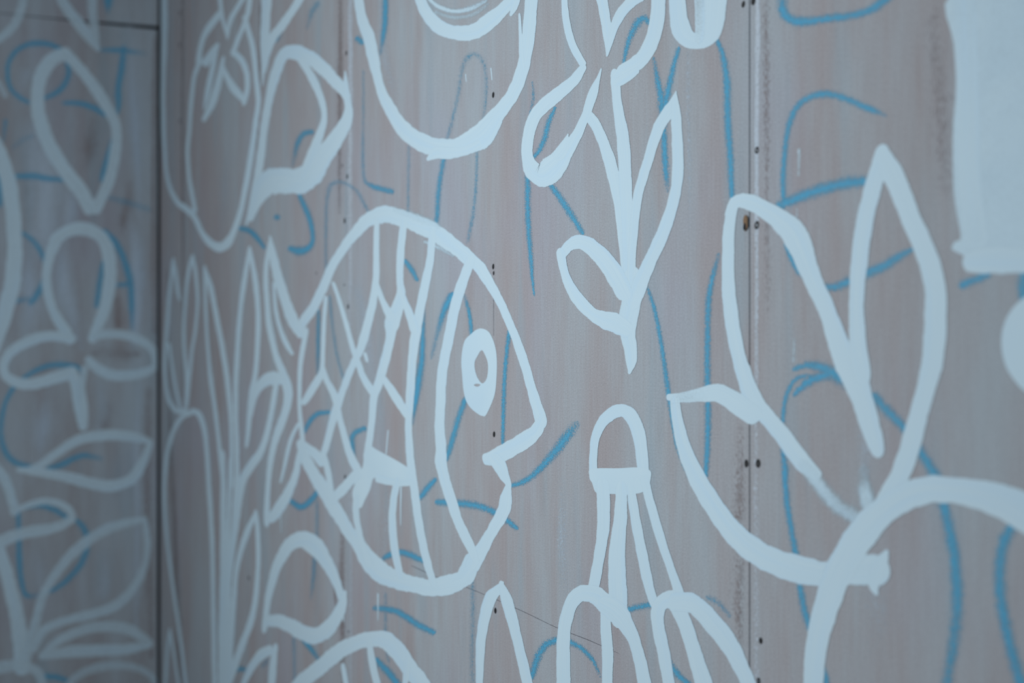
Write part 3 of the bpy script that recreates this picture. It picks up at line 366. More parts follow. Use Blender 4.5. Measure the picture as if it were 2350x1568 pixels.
  ('m', 'painted_leaf_pair', 'two broad white leaves opening upward in a V across the plywood seam at right', 'painting', None, [["left_leaf","white",[[[26728,17072,26508,17118,94],[26674,16887,26432,16919,94],[26672,16599,26401,16616,94],[26688,16261,26401,16263,94],[26740,15923,26447,15907,94],[26833,15589,26530,15552,94],[26940,15331,26647,15274,94],[27088,15085,26781,14994,94],[27237,14947,26941,14806,94],[27417,14815,27155,14661,94],[27629,14663,27371,14518,94],[27841,14495,27577,14342,94],[28008,14380,27776,14209,94],[28123,14275,27992,14160,94]],[[26469,17083,26622,17020,94],[26564,17227,26737,17095,94],[26816,17269,26789,17074,94],[27103,17201,26970,17013,94],[27363,17102,27165,16921,94],[27633,16982,27338,16798,94],[27884,16809,27474,16664,94],[28020,16580,27621,16489,94],[28117,16335,27804,16263,94],[28230,16143,27938,16066,94],[28358,15939,28080,15868,94],[28483,15746,28166,15667,94],[28628,15546,28269,15441,94],[28778,15349,28388,15229,94],[28881,15147,28514,15045,94],[28969,14929,28626,14839,94],[29042,14714,28740,14634,94],[29053,14569,28840,14512,94]]]],["right_leaf","white",[[[29131,17402,28907,17471,94],[29066,17181,28802,17259,94],[28983,16964,28701,17039,94],[28917,16776,28642,16833,94],[28863,16571,28597,16613,94],[28811,16298,28549,16327,94],[28780,16046,28529,16059,94],[28783,15793,28526,15790,94],[28820,15542,28539,15519,94],[28888,15290,28583,15252,94]],[[29137,17455,28925,17414,94],[29277,17292,28987,17231,94],[29388,17104,29101,17043,94],[29525,16851,29242,16788,94],[29677,16593,29386,16528,94],[29797,16352,29490,16299,94],[29881,16113,29549,16092,94],[29896,15855,29555,15864,94],[29873,15605,29545,15628,94],[29817,15354,29514,15390,94],[29733,15125,29454,15168,94],[29644,14897,29375,14937,94],[29571,14688,29300,14727,94],[29472,14426,29192,14477,94],[29352,14188,29055,14259,94],[29232,13988,28913,14071,94]]]],["dry_stroke","dry",[[[28016,14365,27740,14203,75],[28342,14183,27973,13953,72],[28509,14066,28193,13796,62],[28670,14001,28449,13730,60],[28858,13916,28678,13688,55]],[[28923,14273,28611,14240,30],[28970,14141,28574,14070,75],[29003,14053,28617,13949,70]]]]]),
  ('m', 'painted_leaf', 'broad white cupped leaf crossing the plywood seam below the leaf pair', 'painting', 'white painted leaves and fronds', [["leaf_outline","white",[[[25339,14970,25334,14880,94],[25612,15002,25629,14858,70],[25979,15065,26022,14883,80],[26336,15127,26294,14892,94],[26661,15076,26446,14839,94],[26907,14976,26665,14752,94],[27121,14877,26920,14679,94]],[[25600,14876,25367,14848,80],[25681,14626,25414,14581,94],[25836,14369,25510,14282,94],[26046,14147,25690,14018,94],[26278,13930,25908,13765,94],[26555,13725,26188,13525,94],[26834,13551,26497,13322,94],[27075,13456,26778,13181,94],[27340,13395,27113,13083,94],[27654,13364,27492,13034,94],[27953,13353,27860,13023,94],[28218,13365,28222,13059,94],[28535,13439,28585,13139,94],[28891,13537,28905,13191,94],[29051,13523,28941,13198,94]]]]]),
  ('m', 'painted_arch', 'very broad white brushed arch rising from the bottom edge to the right edge', 'painting', None, [["arch_line","white",[[[27812,11911,28164,11976,94],[27825,12146,28191,12203,94],[27854,12437,28244,12472,94],[27928,12743,28345,12740,94],[28045,13030,28483,12989,94],[28187,13316,28642,13238,94],[28376,13594,28803,13466,94],[28611,13832,28984,13654,94],[28891,14051,29182,13840,94],[29238,14245,29427,13993,94],[29586,14351,29648,14072,94],[29897,14379,29874,14094,94],[30183,14386,30114,14089,94],[30462,14370,30333,14059,94],[30744,14325,30541,13993,94],[31019,14247,30767,13884,94]],[[29115,13542,29033,13558,94],[29104,13386,28862,13418,94],[28976,13201,28807,13190,94],[28965,13143,28905,13116,94]]]]]),
  ('m', 'painted_column', 'wide solid white painted column in the upper right corner', 'painting', None, [["column_body","white",[[[[29912,18778],[29949,18330],[29976,17927],[29939,17533],[29944,17053],[29976,16811],[30034,16548],[29960,16513],[29928,16447],[30055,16388],[30149,16348],[30210,16419],[30512,16421],[31077,16424],[31077,18520]],[],76]]],["column_edge","white",[[[30225,18734,29912,18791,70],[30266,18078,29966,18124,80],[30282,17488,29949,17531,85],[30308,17027,29954,17042,85],[30372,16561,30045,16552,80]]]],["column_base","white",[[[30132,16427,30145,16207,94],[30356,16450,30370,16176,94],[30652,16432,30663,16180,94],[31072,16413,31082,16177,94]]]]]),
  ('m', 'painted_disc', 'white rounded painted blob cut off by the right edge of the view', 'painting', None, [["disc_fill","white",[[[[31077,16130],[30894,16062],[30753,15977],[30648,15904],[30570,15814],[30522,15707],[30507,15596],[30522,15481],[30566,15367],[30648,15266],[30753,15178],[30917,15094],[31077,15063]],[],85]]]]),
  ('m', 'painted_leaf', 'small white D-shaped leaf below the fish tail', 'painting', 'white painted leaves and fronds', [["leaf_outline","white",[[[9370,9239,9832,9305,94],[9573,9911,10121,9968,94],[9999,10603,10660,10625,94],[10616,11178,11384,11118,94],[11385,11573,11911,11314,94],[12482,11765,12111,11318,94],[13326,11661,12502,11281,94],[13873,11394,13155,11142,94],[14289,11088,13705,10912,94],[14606,10723,14187,10600,94]],[[14656,10789,14322,10764,94],[14624,10515,14027,10502,94],[14254,10140,13548,10193,94],[13653,9774,13084,9957,94],[12715,9476,12715,9852,94],[11796,9406,12262,9823,94],[11048,9422,11525,9826,94],[10460,9411,10620,9756,94],[9648,9281,9619,9544,94]]]],["drip","white",[[[14505,10622,14382,10601,94],[14481,10294,14407,10281,94]]]],["drip","white",[[[14367,10514,14243,10495,94],[14319,10298,14244,10286,94]]]],["drip","white",[[[10778,11817,10653,11802,60],[10791,11539,10698,11527,50]]]]]),
  ('m', 'painted_fish', 'curved striped back of a second white fish at the bottom edge under the big fish', 'painting', None, [["body_outline","white",[[[11110,8277,11850,8217,94],[11898,8738,12583,8631,94],[13053,9301,13682,9157,94],[13988,9749,14524,9575,94],[14847,10071,15168,9842,94],[15749,10339,15820,10031,94],[16700,10495,16339,10090,94],[17323,10408,16651,10036,94],[17766,10239,17117,9907,94],[18276,10076,17631,9753,94],[18593,9918,17951,9615,94]]]],["stripe","white",[[[15940,10123,15585,10033,94],[16115,9768,15744,9663,94],[16368,9436,15985,9316,94]]]],["stripe","white",[[[14588,9406,14297,9326,94],[14793,9081,14458,8985,94]]]],["stripe","white",[[[17622,10120,17305,10066,94],[17510,9666,17230,9614,94]]]]]),
  ('m', 'painted_leaf', 'small white pointed leaf at the bottom edge, left of the striped fish back', 'painting', 'white painted leaves and fronds', [["leaf_outline","white",[[[7564,7393,7974,7436,94],[7931,7787,8424,7827,94],[8415,8236,9000,8241,94],[9140,8688,9686,8586,94],[9955,8962,10290,8785,94]],[[10553,8968,10110,8898,94],[10469,8575,9893,8473,94],[10321,7979,9739,7863,94]]]]]),
  ('l', 'painted_petals', 'white teardrop petals and belly loop of a flower on the left wall', 'painting', None, [["upper_petal","white",[[[-2469,23338,-2627,23670,75],[-2796,23115,-3081,23436,75],[-2967,22821,-3365,22977,75],[-3088,22432,-3494,22468,75],[-3097,22072,-3507,21998,75],[-2990,21530,-3410,21372,75],[-2810,21106,-3203,20875,75],[-2557,20667,-2930,20396,75],[-2275,20276,-2635,19985,75],[-1963,19860,-2343,19595,75],[-1719,19399,-2119,19165,75]],[[-2430,23605,-2665,23356,72],[-2102,23274,-2345,23031,72],[-1731,22870,-2015,22633,72],[-1393,22387,-1716,22157,72],[-1154,21935,-1457,21776,72],[-1039,21501,-1357,21449,72],[-1057,20918,-1387,20937,72],[-1169,20217,-1513,20290,72],[-1356,19695,-1681,19824,72],[-1586,19186,-1924,19344,72]]]],["lower_petal","white",[[[-3067,18130,-2764,18038,75],[-2974,18490,-2674,18278,75],[-2651,18766,-2491,18426,75],[-2233,18909,-2214,18500,75],[-1795,18851,-1950,18465,75],[-1414,18579,-1742,18324,75],[-1189,18063,-1611,17956,75],[-1161,17460,-1568,17471,75],[-1274,16698,-1645,16776,75],[-1472,16129,-1803,16254,75],[-1710,15613,-1988,15732,75]],[[-2795,18140,-3082,18194,75],[-2918,17533,-3209,17559,75],[-2907,17093,-3198,17050,75],[-2811,16650,-3088,16546,75],[-2621,16263,-2889,16104,75],[-2398,15953,-2697,15773,75],[-2308,15716,-2602,15580,75]]]]]),
  ('l', 'painted_leaf', 'pair of white wing-like leaves with a short stem touching the room corner', 'painting', 'white painted leaves and fronds', [["left_wing","white",[[[-2419,15533,-2376,15811,78],[-2835,15590,-2813,15895,78],[-3149,15581,-3207,15879,78],[-3488,15438,-3614,15738,78],[-3806,15269,-3991,15532,78],[-3984,15084,-4236,15226,78],[-4035,14863,-4318,14840,78],[-3972,14729,-4159,14503,78],[-3730,14630,-3799,14312,78],[-3443,14618,-3412,14291,78],[-3133,14704,-3040,14361,78],[-2799,14830,-2689,14464,78],[-2438,14935,-2334,14566,78]]]],["right_wing","white",[[[-1872,15884,-1827,15605,66],[-1504,15948,-1487,15664,66],[-1076,15937,-1106,15652,66],[-685,15858,-776,15586,66],[-293,15666,-465,15436,66],[-27,15333,-267,15228,66],[16,14898,-236,14974,66],[-237,14645,-351,14911,66],[-708,14517,-753,14827,66],[-1203,14485,-1170,14821,66],[-1622,14613,-1488,14919,66],[-1920,14829,-1732,15070,66],[-2047,15009,-1862,15181,66]]]],["stem","white",[[[-2236,14727,-2535,14607,75],[-2042,14361,-2450,14250,75],[-1955,13879,-2374,13818,75],[-1932,13506,-2304,13469,75],[-1958,13257,-2232,13237,75]],[[-1938,14843,-2159,14891,60],[-2006,14428,-2254,14467,60],[-2029,14077,-2278,14099,60]]]]]),
  ('l', 'painted_leaf', 'long white pointed leaf low on the left wall under the wing leaves', 'painting', 'white painted leaves and fronds', [["leaf_outline","white",[[[-3605,12194,-3543,12027,70],[-3261,12360,-3140,12136,70],[-2903,12646,-2745,12413,70],[-2491,12939,-2351,12664,70],[-2038,13120,-1965,12791,70],[-1465,13167,-1455,12830,70],[-856,13124,-894,12788,70],[-469,12984,-532,12732,70],[-223,12851,-266,12701,70]],[[-170,12690,-368,12765,72],[-271,12279,-535,12401,72],[-416,11947,-706,12134,72],[-623,11636,-861,11923,72],[-983,11461,-1102,11810,72],[-1389,11398,-1389,11761,72],[-1897,11500,-1825,11850,72],[-2434,11684,-2361,12004,72],[-2986,11840,-2937,12138,72],[-3543,11985,-3514,12209,72],[-3807,12069,-3789,12218,72]]]]]),
  ('l', 'painted_stroke', 'tall thick white curve running down the left edge of the view on the left wall', 'painting', None, [["stroke","white",[[[-4390,21368,-4801,21099,80],[-4140,20904,-4567,20663,80],[-3940,20358,-4368,20182,80],[-3799,19806,-4243,19694,80],[-3706,19084,-4157,19017,80],[-3660,18360,-4114,18336,80],[-3671,17631,-4147,17655,80],[-3742,17014,-4211,17095,80],[-3890,16412,-4329,16521,80],[-4030,15930,-4412,16065,80],[-4300,15217,-4671,15376,80]],[[-4647,22849,-4764,22623,50],[-4247,22625,-4394,22450,50],[-4071,22245,-4195,22160,50]]]]]),
  ('l', 'painted_sprig', 'faint white crossing strokes at the top left over the horizontal plywood joint', 'painting', 'white painted leaves and fronds', [["branch","white",[[[-4654,23605,-4538,23400,60],[-4332,23831,-4199,23637,60],[-4117,24054,-3925,23886,60],[-3938,24335,-3703,24235,60],[-3825,24668,-3592,24633,60],[-3771,25017,-3534,25003,60]]]],["branch","white",[[[-2629,25209,-2882,25022,62],[-2346,24779,-2611,24561,62],[-2063,24467,-2337,24216,62],[-1800,24122,-2063,23897,62],[-1636,23766,-1780,23648,62]],[[-1698,25243,-2000,25201,55],[-1687,24709,-1988,24655,55],[-1654,24177,-1903,24115,55],[-1646,23773,-1770,23737,55]]]]]),
  ('l', 'painted_flower', 'white drooping leaves on a thick stem in the lower left corner of the left wall', 'painting', None, [["stem","white",[[[-4466,10662,-4725,10506,75],[-4160,10168,-4481,10031,75],[-3967,9607,-4342,9515,75],[-3763,8879,-4168,8807,75],[-3602,8143,-4038,8108,75],[-3515,7410,-3969,7415,75],[-3468,6749,-3948,6774,75]]]],["leaf","white",[[[-4386,12466,-4586,12301,65],[-4079,12073,-4318,11921,65],[-3910,11686,-4177,11592,65],[-3815,11334,-4094,11278,65],[-3770,11016,-4028,10979,65]],[[-3878,11123,-3808,10959,68],[-3562,11280,-3495,11073,68],[-3161,11359,-3149,11143,68],[-2747,11291,-2810,11075,68],[-2414,11098,-2589,10927,68],[-2281,10718,-2514,10817,68],[-2590,10444,-2713,10716,68],[-3007,10322,-3076,10648,68],[-3492,10246,-3565,10621,68],[-3913,10165,-4041,10525,68],[-4407,9938,-4565,10283,68]]]],["leaf","white",[[[-398,10509,-433,10692,62],[-805,10399,-872,10682,62],[-1250,10287,-1361,10584,62],[-1696,10081,-1861,10367,62],[-2117,9785,-2330,10051,62],[-2482,9423,-2729,9654,62],[-2797,9022,-3034,9199,62],[-3054,8595,-3302,8720,62],[-3196,8032,-3454,8126,62],[-3332,7386,-3635,7503,62],[-3457,6919,-3780,7055,62]],[[-313,10556,-494,10546,62],[-232,10001,-453,10014,62],[-277,9364,-505,9432,62],[-472,8851,-699,8995,62],[-808,8379,-1014,8593,62],[-1235,8061,-1377,8349,62],[-1819,7910,-1903,8215,62],[-2361,7834,-2434,8126,62],[-2770,7756,-2878,8023,62],[-3068,7604,-3265,7813,62],[-3290,7195,-3541,7373,62]]]]]),
  ('l', 'painted_leaf', 'white lens-shaped leaf low on the left wall beside the corner', 'painting', 'white painted leaves and fronds', [["leaf_outline","white",[[[-3211,7170,-3076,7010,62],[-2918,7467,-2776,7245,62],[-2456,7709,-2340,7414,62],[-1892,7856,-1830,7522,62],[-1296,7839,-1315,7504,62],[-784,7684,-894,7375,62],[-429,7439,-596,7190,62],[-191,7160,-299,7022,62]],[[-3206,7162,-3173,6933,64],[-2603,7258,-2562,6899,64],[-2024,7261,-2002,6873,64],[-1398,7208,-1380,6844,64],[-860,7175,-817,6835,64],[-289,7162,-250,6951,64]]]]]),
  ('l', 'painted_leaf', 'faint white arc at the bottom edge of the left wall, right of the drooping flower', 'painting', 'white painted leaves and fronds', [["leaf_outline","white",[[[-2641,6099,-2501,5978,50],[-2438,6407,-2287,6220,50],[-2063,6626,-1964,6378,50],[-1564,6725,-1522,6439,50],[-985,6675,-1005,6418,50],[-467,6487,-558,6280,50],[-114,6171,-278,6059,50],[-11,5828,-185,5790,50]]]]]),
  ('l', 'painted_leaf', 'white curved stroke at the bottom left corner of the left wall', 'painting', 'white painted leaves and fronds', [["leaf_outline","white",[[[-4641,6987,-4551,6616,60],[-4298,7046,-4233,6670,60],[-3814,7043,-3827,6693,60],[-3376,6861,-3501,6602,60],[-3113,6552,-3356,6464,60],[-3035,6057,-3275,6040,60]]]]]),
  ('m', 'chalk_line', 'blue hooked line with flat bottom at the top edge, right of the plywood seam', 'chalk line', 'blue chalk lines', [["chalk_stroke","blue",[[[27627,19299,27329,19348,43],[27632,19155,27369,19165,85],[27666,19109,27495,19010,85],[27758,19074,27719,18896,85],[27979,19018,28000,18860,85],[28253,18979,28280,18838,85],[28524,18944,28558,18805,85],[28719,18935,28781,18796,85],[28867,18958,28978,18812,85],[29034,19025,29173,18871,85]]]]]),
  ('m', 'chalk_line', 'blue arched line like a hill, right of the seam and above the leaf pair', 'chalk line', 'blue chalk lines', [["chalk_stroke","blue",[[[29039,17773,29073,17820,36],[28858,17833,28914,17919,85],[28688,17898,28749,17991,85],[28508,17978,28574,18078,85],[28336,18042,28382,18159,85],[28180,18078,28180,18215,85],[28018,18095,27961,18222,85],[27891,18073,27782,18182,85],[27792,18019,27642,18107,85],[27711,17929,27551,17991,85],[27659,17830,27502,17871,85],[27617,17654,27457,17685,85],[27588,17428,27428,17452,85],[27581,17247,27420,17261,85],[27577,17062,27454,17069,85]]]]]),
  ('m', 'chalk_line', 'thick short blue bar rising to the right between the two leaves of the pair', 'chalk line', 'blue chalk lines', [["chalk_stroke","blue",[[[27398,17152,27472,16994,85],[27594,17189,27697,17003,85],[27861,17245,27966,17046,85],[28161,17280,28239,17073,85],[28529,17296,28579,17093,85],[28787,17275,28813,17098,85]]]]]),
  ('m', 'chalk_line', 'blue line climbing right through the middle of the leaf pair', 'chalk line', 'blue chalk lines', [["chalk_stroke","blue",[[[27627,16634,27491,16605,85],[27762,16436,27614,16390,85],[27890,16327,27770,16256,85],[28034,16234,27973,16136,85],[28280,16220,28294,16084,85],[28441,16269,28524,16111,85],[28594,16304,28691,16151,85],[28789,16359,28884,16209,85],[29000,16408,29100,16269,85],[29192,16474,29288,16352,85],[29368,16505,29425,16428,85]]]]]),
  ('m', 'chalk_line', 'long blue vertical line from the top loop down to the leaf pair', 'chalk line', 'blue chalk lines', [["chalk_stroke","blue",[[[26389,19062,26257,19057,85],[26534,18855,26344,18861,85],[26615,18576,26393,18602,85],[26624,18276,26401,18306,85],[26648,17980,26426,18002,85],[26673,17682,26466,17700,85],[26682,17386,26489,17400,85],[26685,17215,26520,17224,85]]]]]),
  ('m', 'chalk_line', 'blue Y-shaped lines meeting behind the right leaf tip of the tall stem', 'chalk line', 'blue chalk lines', [["chalk_stroke","blue",[[[25107,19044,24962,19056,43],[25214,18775,25008,18786,85],[25320,18579,25052,18595,85],[25383,18372,25064,18408,85],[25367,18204,25080,18237,85],[25371,17994,25133,18016,85],[25391,17676,25169,17692,85],[25412,17465,25223,17473,36]]]],["chalk_stroke","blue",[[[25613,19049,25464,19101,85],[25540,18896,25373,18949,85],[25482,18722,25283,18781,85],[25432,18544,25184,18613,85],[25383,18367,25102,18440,85]]]]]),
  ('m', 'chalk_line', 'short blue arch inside the topmost leaf of the tall stem', 'chalk line', 'blue chalk lines', [["chalk_stroke","blue",[[[24269,19138,24389,19104,85],[24316,19346,24485,19291,85],[24412,19547,24633,19452,85],[24560,19686,24785,19527,85],[24857,19683,24786,19555,85],[25019,19523,24896,19487,85]]]]]),
  ('m', 'chalk_line', 'blue hooked line inside the left curled leaf of the tall stem', 'chalk line', 'blue chalk lines', [["chalk_stroke","blue",[[[22621,18791,22468,18846,85],[22492,18606,22252,18679,85],[22393,18419,22151,18490,85],[22224,18266,22018,18349,85],[22045,18194,21891,18272,85]]]],["chalk_stroke","blue",[[[22006,19252,21852,19275,36],[22029,19027,21854,19062,43],[21916,18866,21787,18901,36]]]]]),
  ('m', 'chalk_line', 'straight blue vertical line tapering downward below the curled leaf of the stem', 'chalk line', 'blue chalk lines', [["chalk_stroke","blue",[[[21906,17960,21638,17988,85],[21917,17679,21627,17705,85],[21930,17369,21641,17387,85],[21957,17058,21692,17067,85],[21987,16746,21767,16749,85],[22003,16497,21828,16496,85],[22011,16278,21924,16276,85]]]]]),
  ('m', 'chalk_line', 'short straight blue diagonal between the curled leaf and the lowest leaf of the stem', 'chalk line', 'blue chalk lines', [["chalk_stroke","blue",[[[22526,17838,22317,17790,85],[22877,17572,22623,17510,85],[23113,17372,22861,17312,85],[23387,17097,23189,17048,85]]]]]),
  ('m', 'chalk_line', 'thin blue line slanting down from the stem foot to the cupped leaf', 'chalk line', 'blue chalk lines', [["chalk_stroke","blue",[[[24943,16279,24817,16260,43],[25067,16088,24926,16068,85],[25171,15870,25013,15853,85],[25247,15629,25089,15614,85],[25330,15365,25156,15348,85],[25412,15077,25224,15057,85],[25459,14842,25288,14821,85],[25515,14610,25361,14586,85],[25604,14358,25455,14326,85],[25712,14176,25583,14140,85],[25811,14013,25698,13979,36]]]]]),
  ('m', 'chalk_line', 'blue vertical line beside the leaf pair, left of the plywood seam', 'chalk line', 'blue chalk lines', [["chalk_stroke","blue",[[[26408,16555,26271,16583,43],[26315,16310,26146,16338,85],[26263,16066,26062,16082,85],[26238,15720,26036,15723,85],[26246,15169,26028,15163,85],[26254,14767,26037,14757,85],[26238,14412,26036,14404,85],[26190,14081,26016,14073,85]]]]]),
  ('m', 'chalk_line', 'looping blue arc behind the leaf pair that runs down to the lower right', 'chalk line', 'blue chalk lines', [["chalk_stroke","blue",[[[27944,15215,27925,15275,70],[27770,15180,27707,15246,85],[27664,15091,27556,15125,85],[27598,14960,27477,14972,85],[27569,14778,27433,14777,85],[27569,14595,27433,14587,43]]]],["chalk_stroke","blue",[[[27661,15341,27702,15268,85],[27869,15415,27889,15292,85],[28124,15427,28047,15249,85],[28362,15384,28197,15182,85],[28539,15306,28348,15117,85],[28662,15219,28509,15071,36]]]],["chalk_stroke","blue",[[[27653,15068,27738,15015,85],[27792,15206,27923,15098,85],[27984,15298,28077,15142,85],[28181,15325,28232,15177,85]]]],["chalk_stroke","blue",[[[28993,15110,28827,14994,85],[29196,14965,29035,14849,85],[29411,14816,29242,14709,85],[29591,14637,29406,14537,85],[29723,14505,29521,14400,85],[29824,14377,29630,14277,85]]]],["chalk_stroke","blue",[[[29936,14118,29703,14053,85],[30006,13904,29773,13841,85],[30065,13648,29832,13592,85],[30107,13369,29864,13324,85],[30096,13041,29853,13012,75],[30034,12746,29810,12727,70],[29954,12370,29728,12347,65]]]]]),
  ('m', 'chalk_line', 'blue line running down under the cupped leaf at right to the big arch', 'chalk line', 'blue chalk lines', [["chalk_stroke","blue",[[[27582,14460,27434,14443,70],[27622,14277,27437,14255,85],[27651,13957,27467,13928,85],[27707,13713,27526,13673,85],[27778,13468,27598,13426,85],[27848,13156,27670,13112,85],[27923,12875,27736,12819,85],[28020,12621,27848,12562,85]]]]]),
  ('m', 'chalk_line', 'thick blue curve under the right end of the big arch', 'chalk line', 'blue chalk lines', [["chalk_stroke","blue",[[[30722,13970,30553,14030,85],[30638,13841,30433,13868,85],[30595,13628,30377,13607,85],[30609,13376,30384,13324,85],[30655,13165,30435,13091,85],[30730,12920,30516,12832,85],[30860,12612,30644,12512,85]]]]]),
  ('m', 'chalk_line', 'short blue dash under the foot of the white column', 'chalk line', 'blue chalk lines', [["chalk_stroke","blue",[[[30022,16172,30087,16059,85],[30155,16211,30214,16097,85],[30314,16241,30361,16140,85]]]]]),
  ('m', 'chalk_line', 'thick blue mark at the right edge between the white column and the disc', 'chalk line', 'blue chalk lines', [["chalk_stroke","blue",[[[30858,16225,30666,16248,85],[30848,16064,30638,16071,85],[30842,15921,30682,15912,85]]]]]),
  ('m', 'chalk_line', 'short blue dash at the bottom edge right of the big arch foot', 'chalk line', 'blue chalk lines', [["chalk_stroke","blue",[[[28177,12307,28088,12274,85],[28245,12212,28100,12161,85],[28311,12026,28155,11970,85]]]]]),
  ('m', 'chalk_line', 'bold blue diagonal rising to the right from the fish lips', 'chalk line', 'blue chalk lines', [["chalk_stroke","blue",[[[21189,13519,21256,13421,85],[21565,13621,21690,13507,85],[21849,13751,22060,13647,85],[22139,13929,22405,13829,85],[22440,14136,22746,14035,85],[22726,14358,23059,14248,85],[23001,14520,23276,14421,36]]]]]),
  ('m', 'chalk_line', 'blue arched line crossing the fish cheek and lower lip', 'chalk line', 'blue chalk lines', [["chalk_stroke","blue",[[[18669,13062,18641,12890,85],[19386,13130,19343,12926,85],[20082,13163,19992,12963,85],[20681,13133,20520,12952,85],[21211,13042,21012,12883,85],[21507,12933,21346,12822,85]]]]]),
  ('m', 'chalk_line', 'blue rounded arch between the petal and the fronds at the bottom', 'chalk line', 'blue chalk lines', [["chalk_stroke","blue",[[[21768,10823,22062,10842,85],[21923,11129,22241,11125,85],[22182,11369,22413,11291,85],[22548,11525,22615,11377,85],[22912,11577,22852,11427,85],[23231,11563,23117,11436,85],[23476,11510,23328,11403,85],[23664,11411,23520,11336,85],[23813,11264,23679,11203,36]]]]]),
  ('m', 'chalk_line', 'short blue dash linking the two groups of bottom fronds', 'chalk line', 'blue chalk lines', [["chalk_stroke","blue",[[[24393,12254,24450,12136,85],[24649,12335,24698,12207,85],[24951,12399,24984,12296,85]]]]]),
  ('m', 'chalk_line', 'short blue stroke inside the bottom fronds beside the seam', 'chalk line', 'blue chalk lines', [["chalk_stroke","blue",[[[25453,11761,25295,11670,85],[25616,11675,25443,11549,85],[25919,11579,25767,11449,85]]]]]),
  ('m', 'chalk_line', 'faint blue edge over the right frond arch beside the seam', 'chalk line', 'blue chalk lines', [["chalk_stroke","blue",[[[26186,12684,26106,12579,36],[26416,12653,26297,12549,36],[26591,12534,26484,12462,36]]]]]),
  ('m', 'chalk_line', 'faint blue vertical line running down between the fish chin and the petal', 'chalk line', 'blue chalk lines', [["chalk_stroke","blue",[[[20146,11833,19834,11783,32],[20174,11266,19837,11206,29],[20131,10788,19819,10727,29],[20146,10221,19834,10150,29]]]]]),
  ('m', 'chalk_line', 'blue curve behind the fish gill stripe', 'chalk line', 'blue chalk lines', [["chalk_stroke","blue",[[[18287,16097,18017,16107,43],[18294,15589,17902,15596,85],[18302,15257,17821,15272,85],[18190,14886,17647,14907,85],[17974,14520,17576,14527,85],[17827,14262,17580,14261,36]]]],["chalk_stroke","blue",[[[19437,16255,18998,16368,85],[19167,16070,18744,16145,85],[18854,15694,18521,15734,43],[18611,15365,18356,15390,36]]]]]),
  ('m', 'chalk_line', 'blue line passing behind the fish eye and down to the cheek', 'chalk line', 'blue chalk lines', [["chalk_stroke","blue",[[[19815,16300,19611,16281,43],[19984,16056,19752,16041,85],[20089,15715,19831,15702,85]]]],["chalk_stroke","blue",[[[19860,14637,19533,14675,85],[19641,14335,19279,14365,85],[19420,13979,19049,14002,85],[19215,13723,18895,13743,85]]]],["chalk_stroke","blue",[[[18718,13291,18454,13363,85],[18429,13096,18085,13181,85],[18135,12942,17849,13006,85]]]]]),
  ('m', 'chalk_line', 'thin blue vertical line between the fish eye and forehead', 'chalk line', 'blue chalk lines', [["chalk_stroke","blue",[[[21299,15697,21090,15709,85],[21201,15236,20966,15241,85],[21147,14723,20909,14717,85],[21107,14141,20893,14130,85]]]]]),
  ('m', 'chalk_line', 'blue wavy line across the fish scales near the tail', 'chalk line', 'blue chalk lines', [["chalk_stroke","blue",[[[13716,14158,13661,14285,85],[13125,14080,12916,14233,85],[12771,13951,12346,14038,85],[12405,13746,12082,13782,85]]]],["chalk_stroke","blue",[[[15620,13939,15440,14078,85],[15215,13844,14888,13958,85],[15100,13759,14646,13743,85],[15132,13490,14794,13452,85]]]]]),
  ('m', 'chalk_line', 'short blue slanted dash between two upper fish stripes', 'chalk line', 'blue chalk lines', [["chalk_stroke","blue",[[[17519,17018,17221,16937,85],[17763,16891,17422,16818,85],[17982,16684,17714,16634,85]]]]]),
  ('m', 'chalk_line', 'blue hook between the fish tail and its belly', 'chalk line', 'blue chalk lines', [["chalk_stroke","blue",[[[11525,12343,11218,12155,85],[11993,12301,11961,12069,85],[12310,12411,12754,12289,85],[12818,12645,13222,12573,85]]]],["chalk_stroke","blue",[[[13184,12304,12754,12258,36],[13184,11655,12754,11601,29]]]],["chalk_stroke","blue",[[[13055,11243,12577,11187,43],[12978,10838,12499,10780,43],[12811,10507,12462,10464,29]]]]]),
  ('m', 'chalk_line', 'blue arch between the lower belly lines of the fish', 'chalk line', 'blue chalk lines', [["chalk_stroke","blue",[[[16143,11710,16335,11626,43],[16508,11876,16692,11747,85],[17072,12032,17102,11844,85],[17616,12061,17460,11861,85],[18209,12011,18060,11855,85]]]]]),
  ('m', 'chalk_line', 'blue wavy dash below the fish belly', 'chalk line', 'blue chalk lines', [["chalk_stroke","blue",[[[15967,10859,15936,10694,70],[16540,10958,16462,10750,85],[17082,10998,16900,10787,85],[17588,10972,17339,10766,85],[18068,10926,17845,10722,85],[18633,10904,18472,10731,85]]]],["chalk_stroke","blue",[[[16653,11057,16347,11007,36],[16653,10442,16347,10385,36]]]]]),
  ('m', 'chalk_line', 'blue slanted dash inside the striped fish back at the bottom edge', 'chalk line', 'blue chalk lines', [["chalk_stroke","blue",[[[16274,9967,15916,9767,85],[16876,9869,16440,9633,85],[17398,9712,16963,9483,85]]]],["chalk_stroke","blue",[[[16633,10218,16367,10146,36],[16732,10046,16468,9972,36]]]]]),
  ('m', 'chalk_line', 'faint blue curve running down from the small D-shaped leaf', 'chalk line', 'blue chalk lines', [["chalk_stroke","blue",[[[12190,9622,11761,9427,85],[12734,9507,12278,9299,85],[13407,9310,13035,9136,36]]]],["chalk_stroke","blue",[[[11777,9399,11354,9315,36],[11832,8371,11410,8275,29]]]]]),
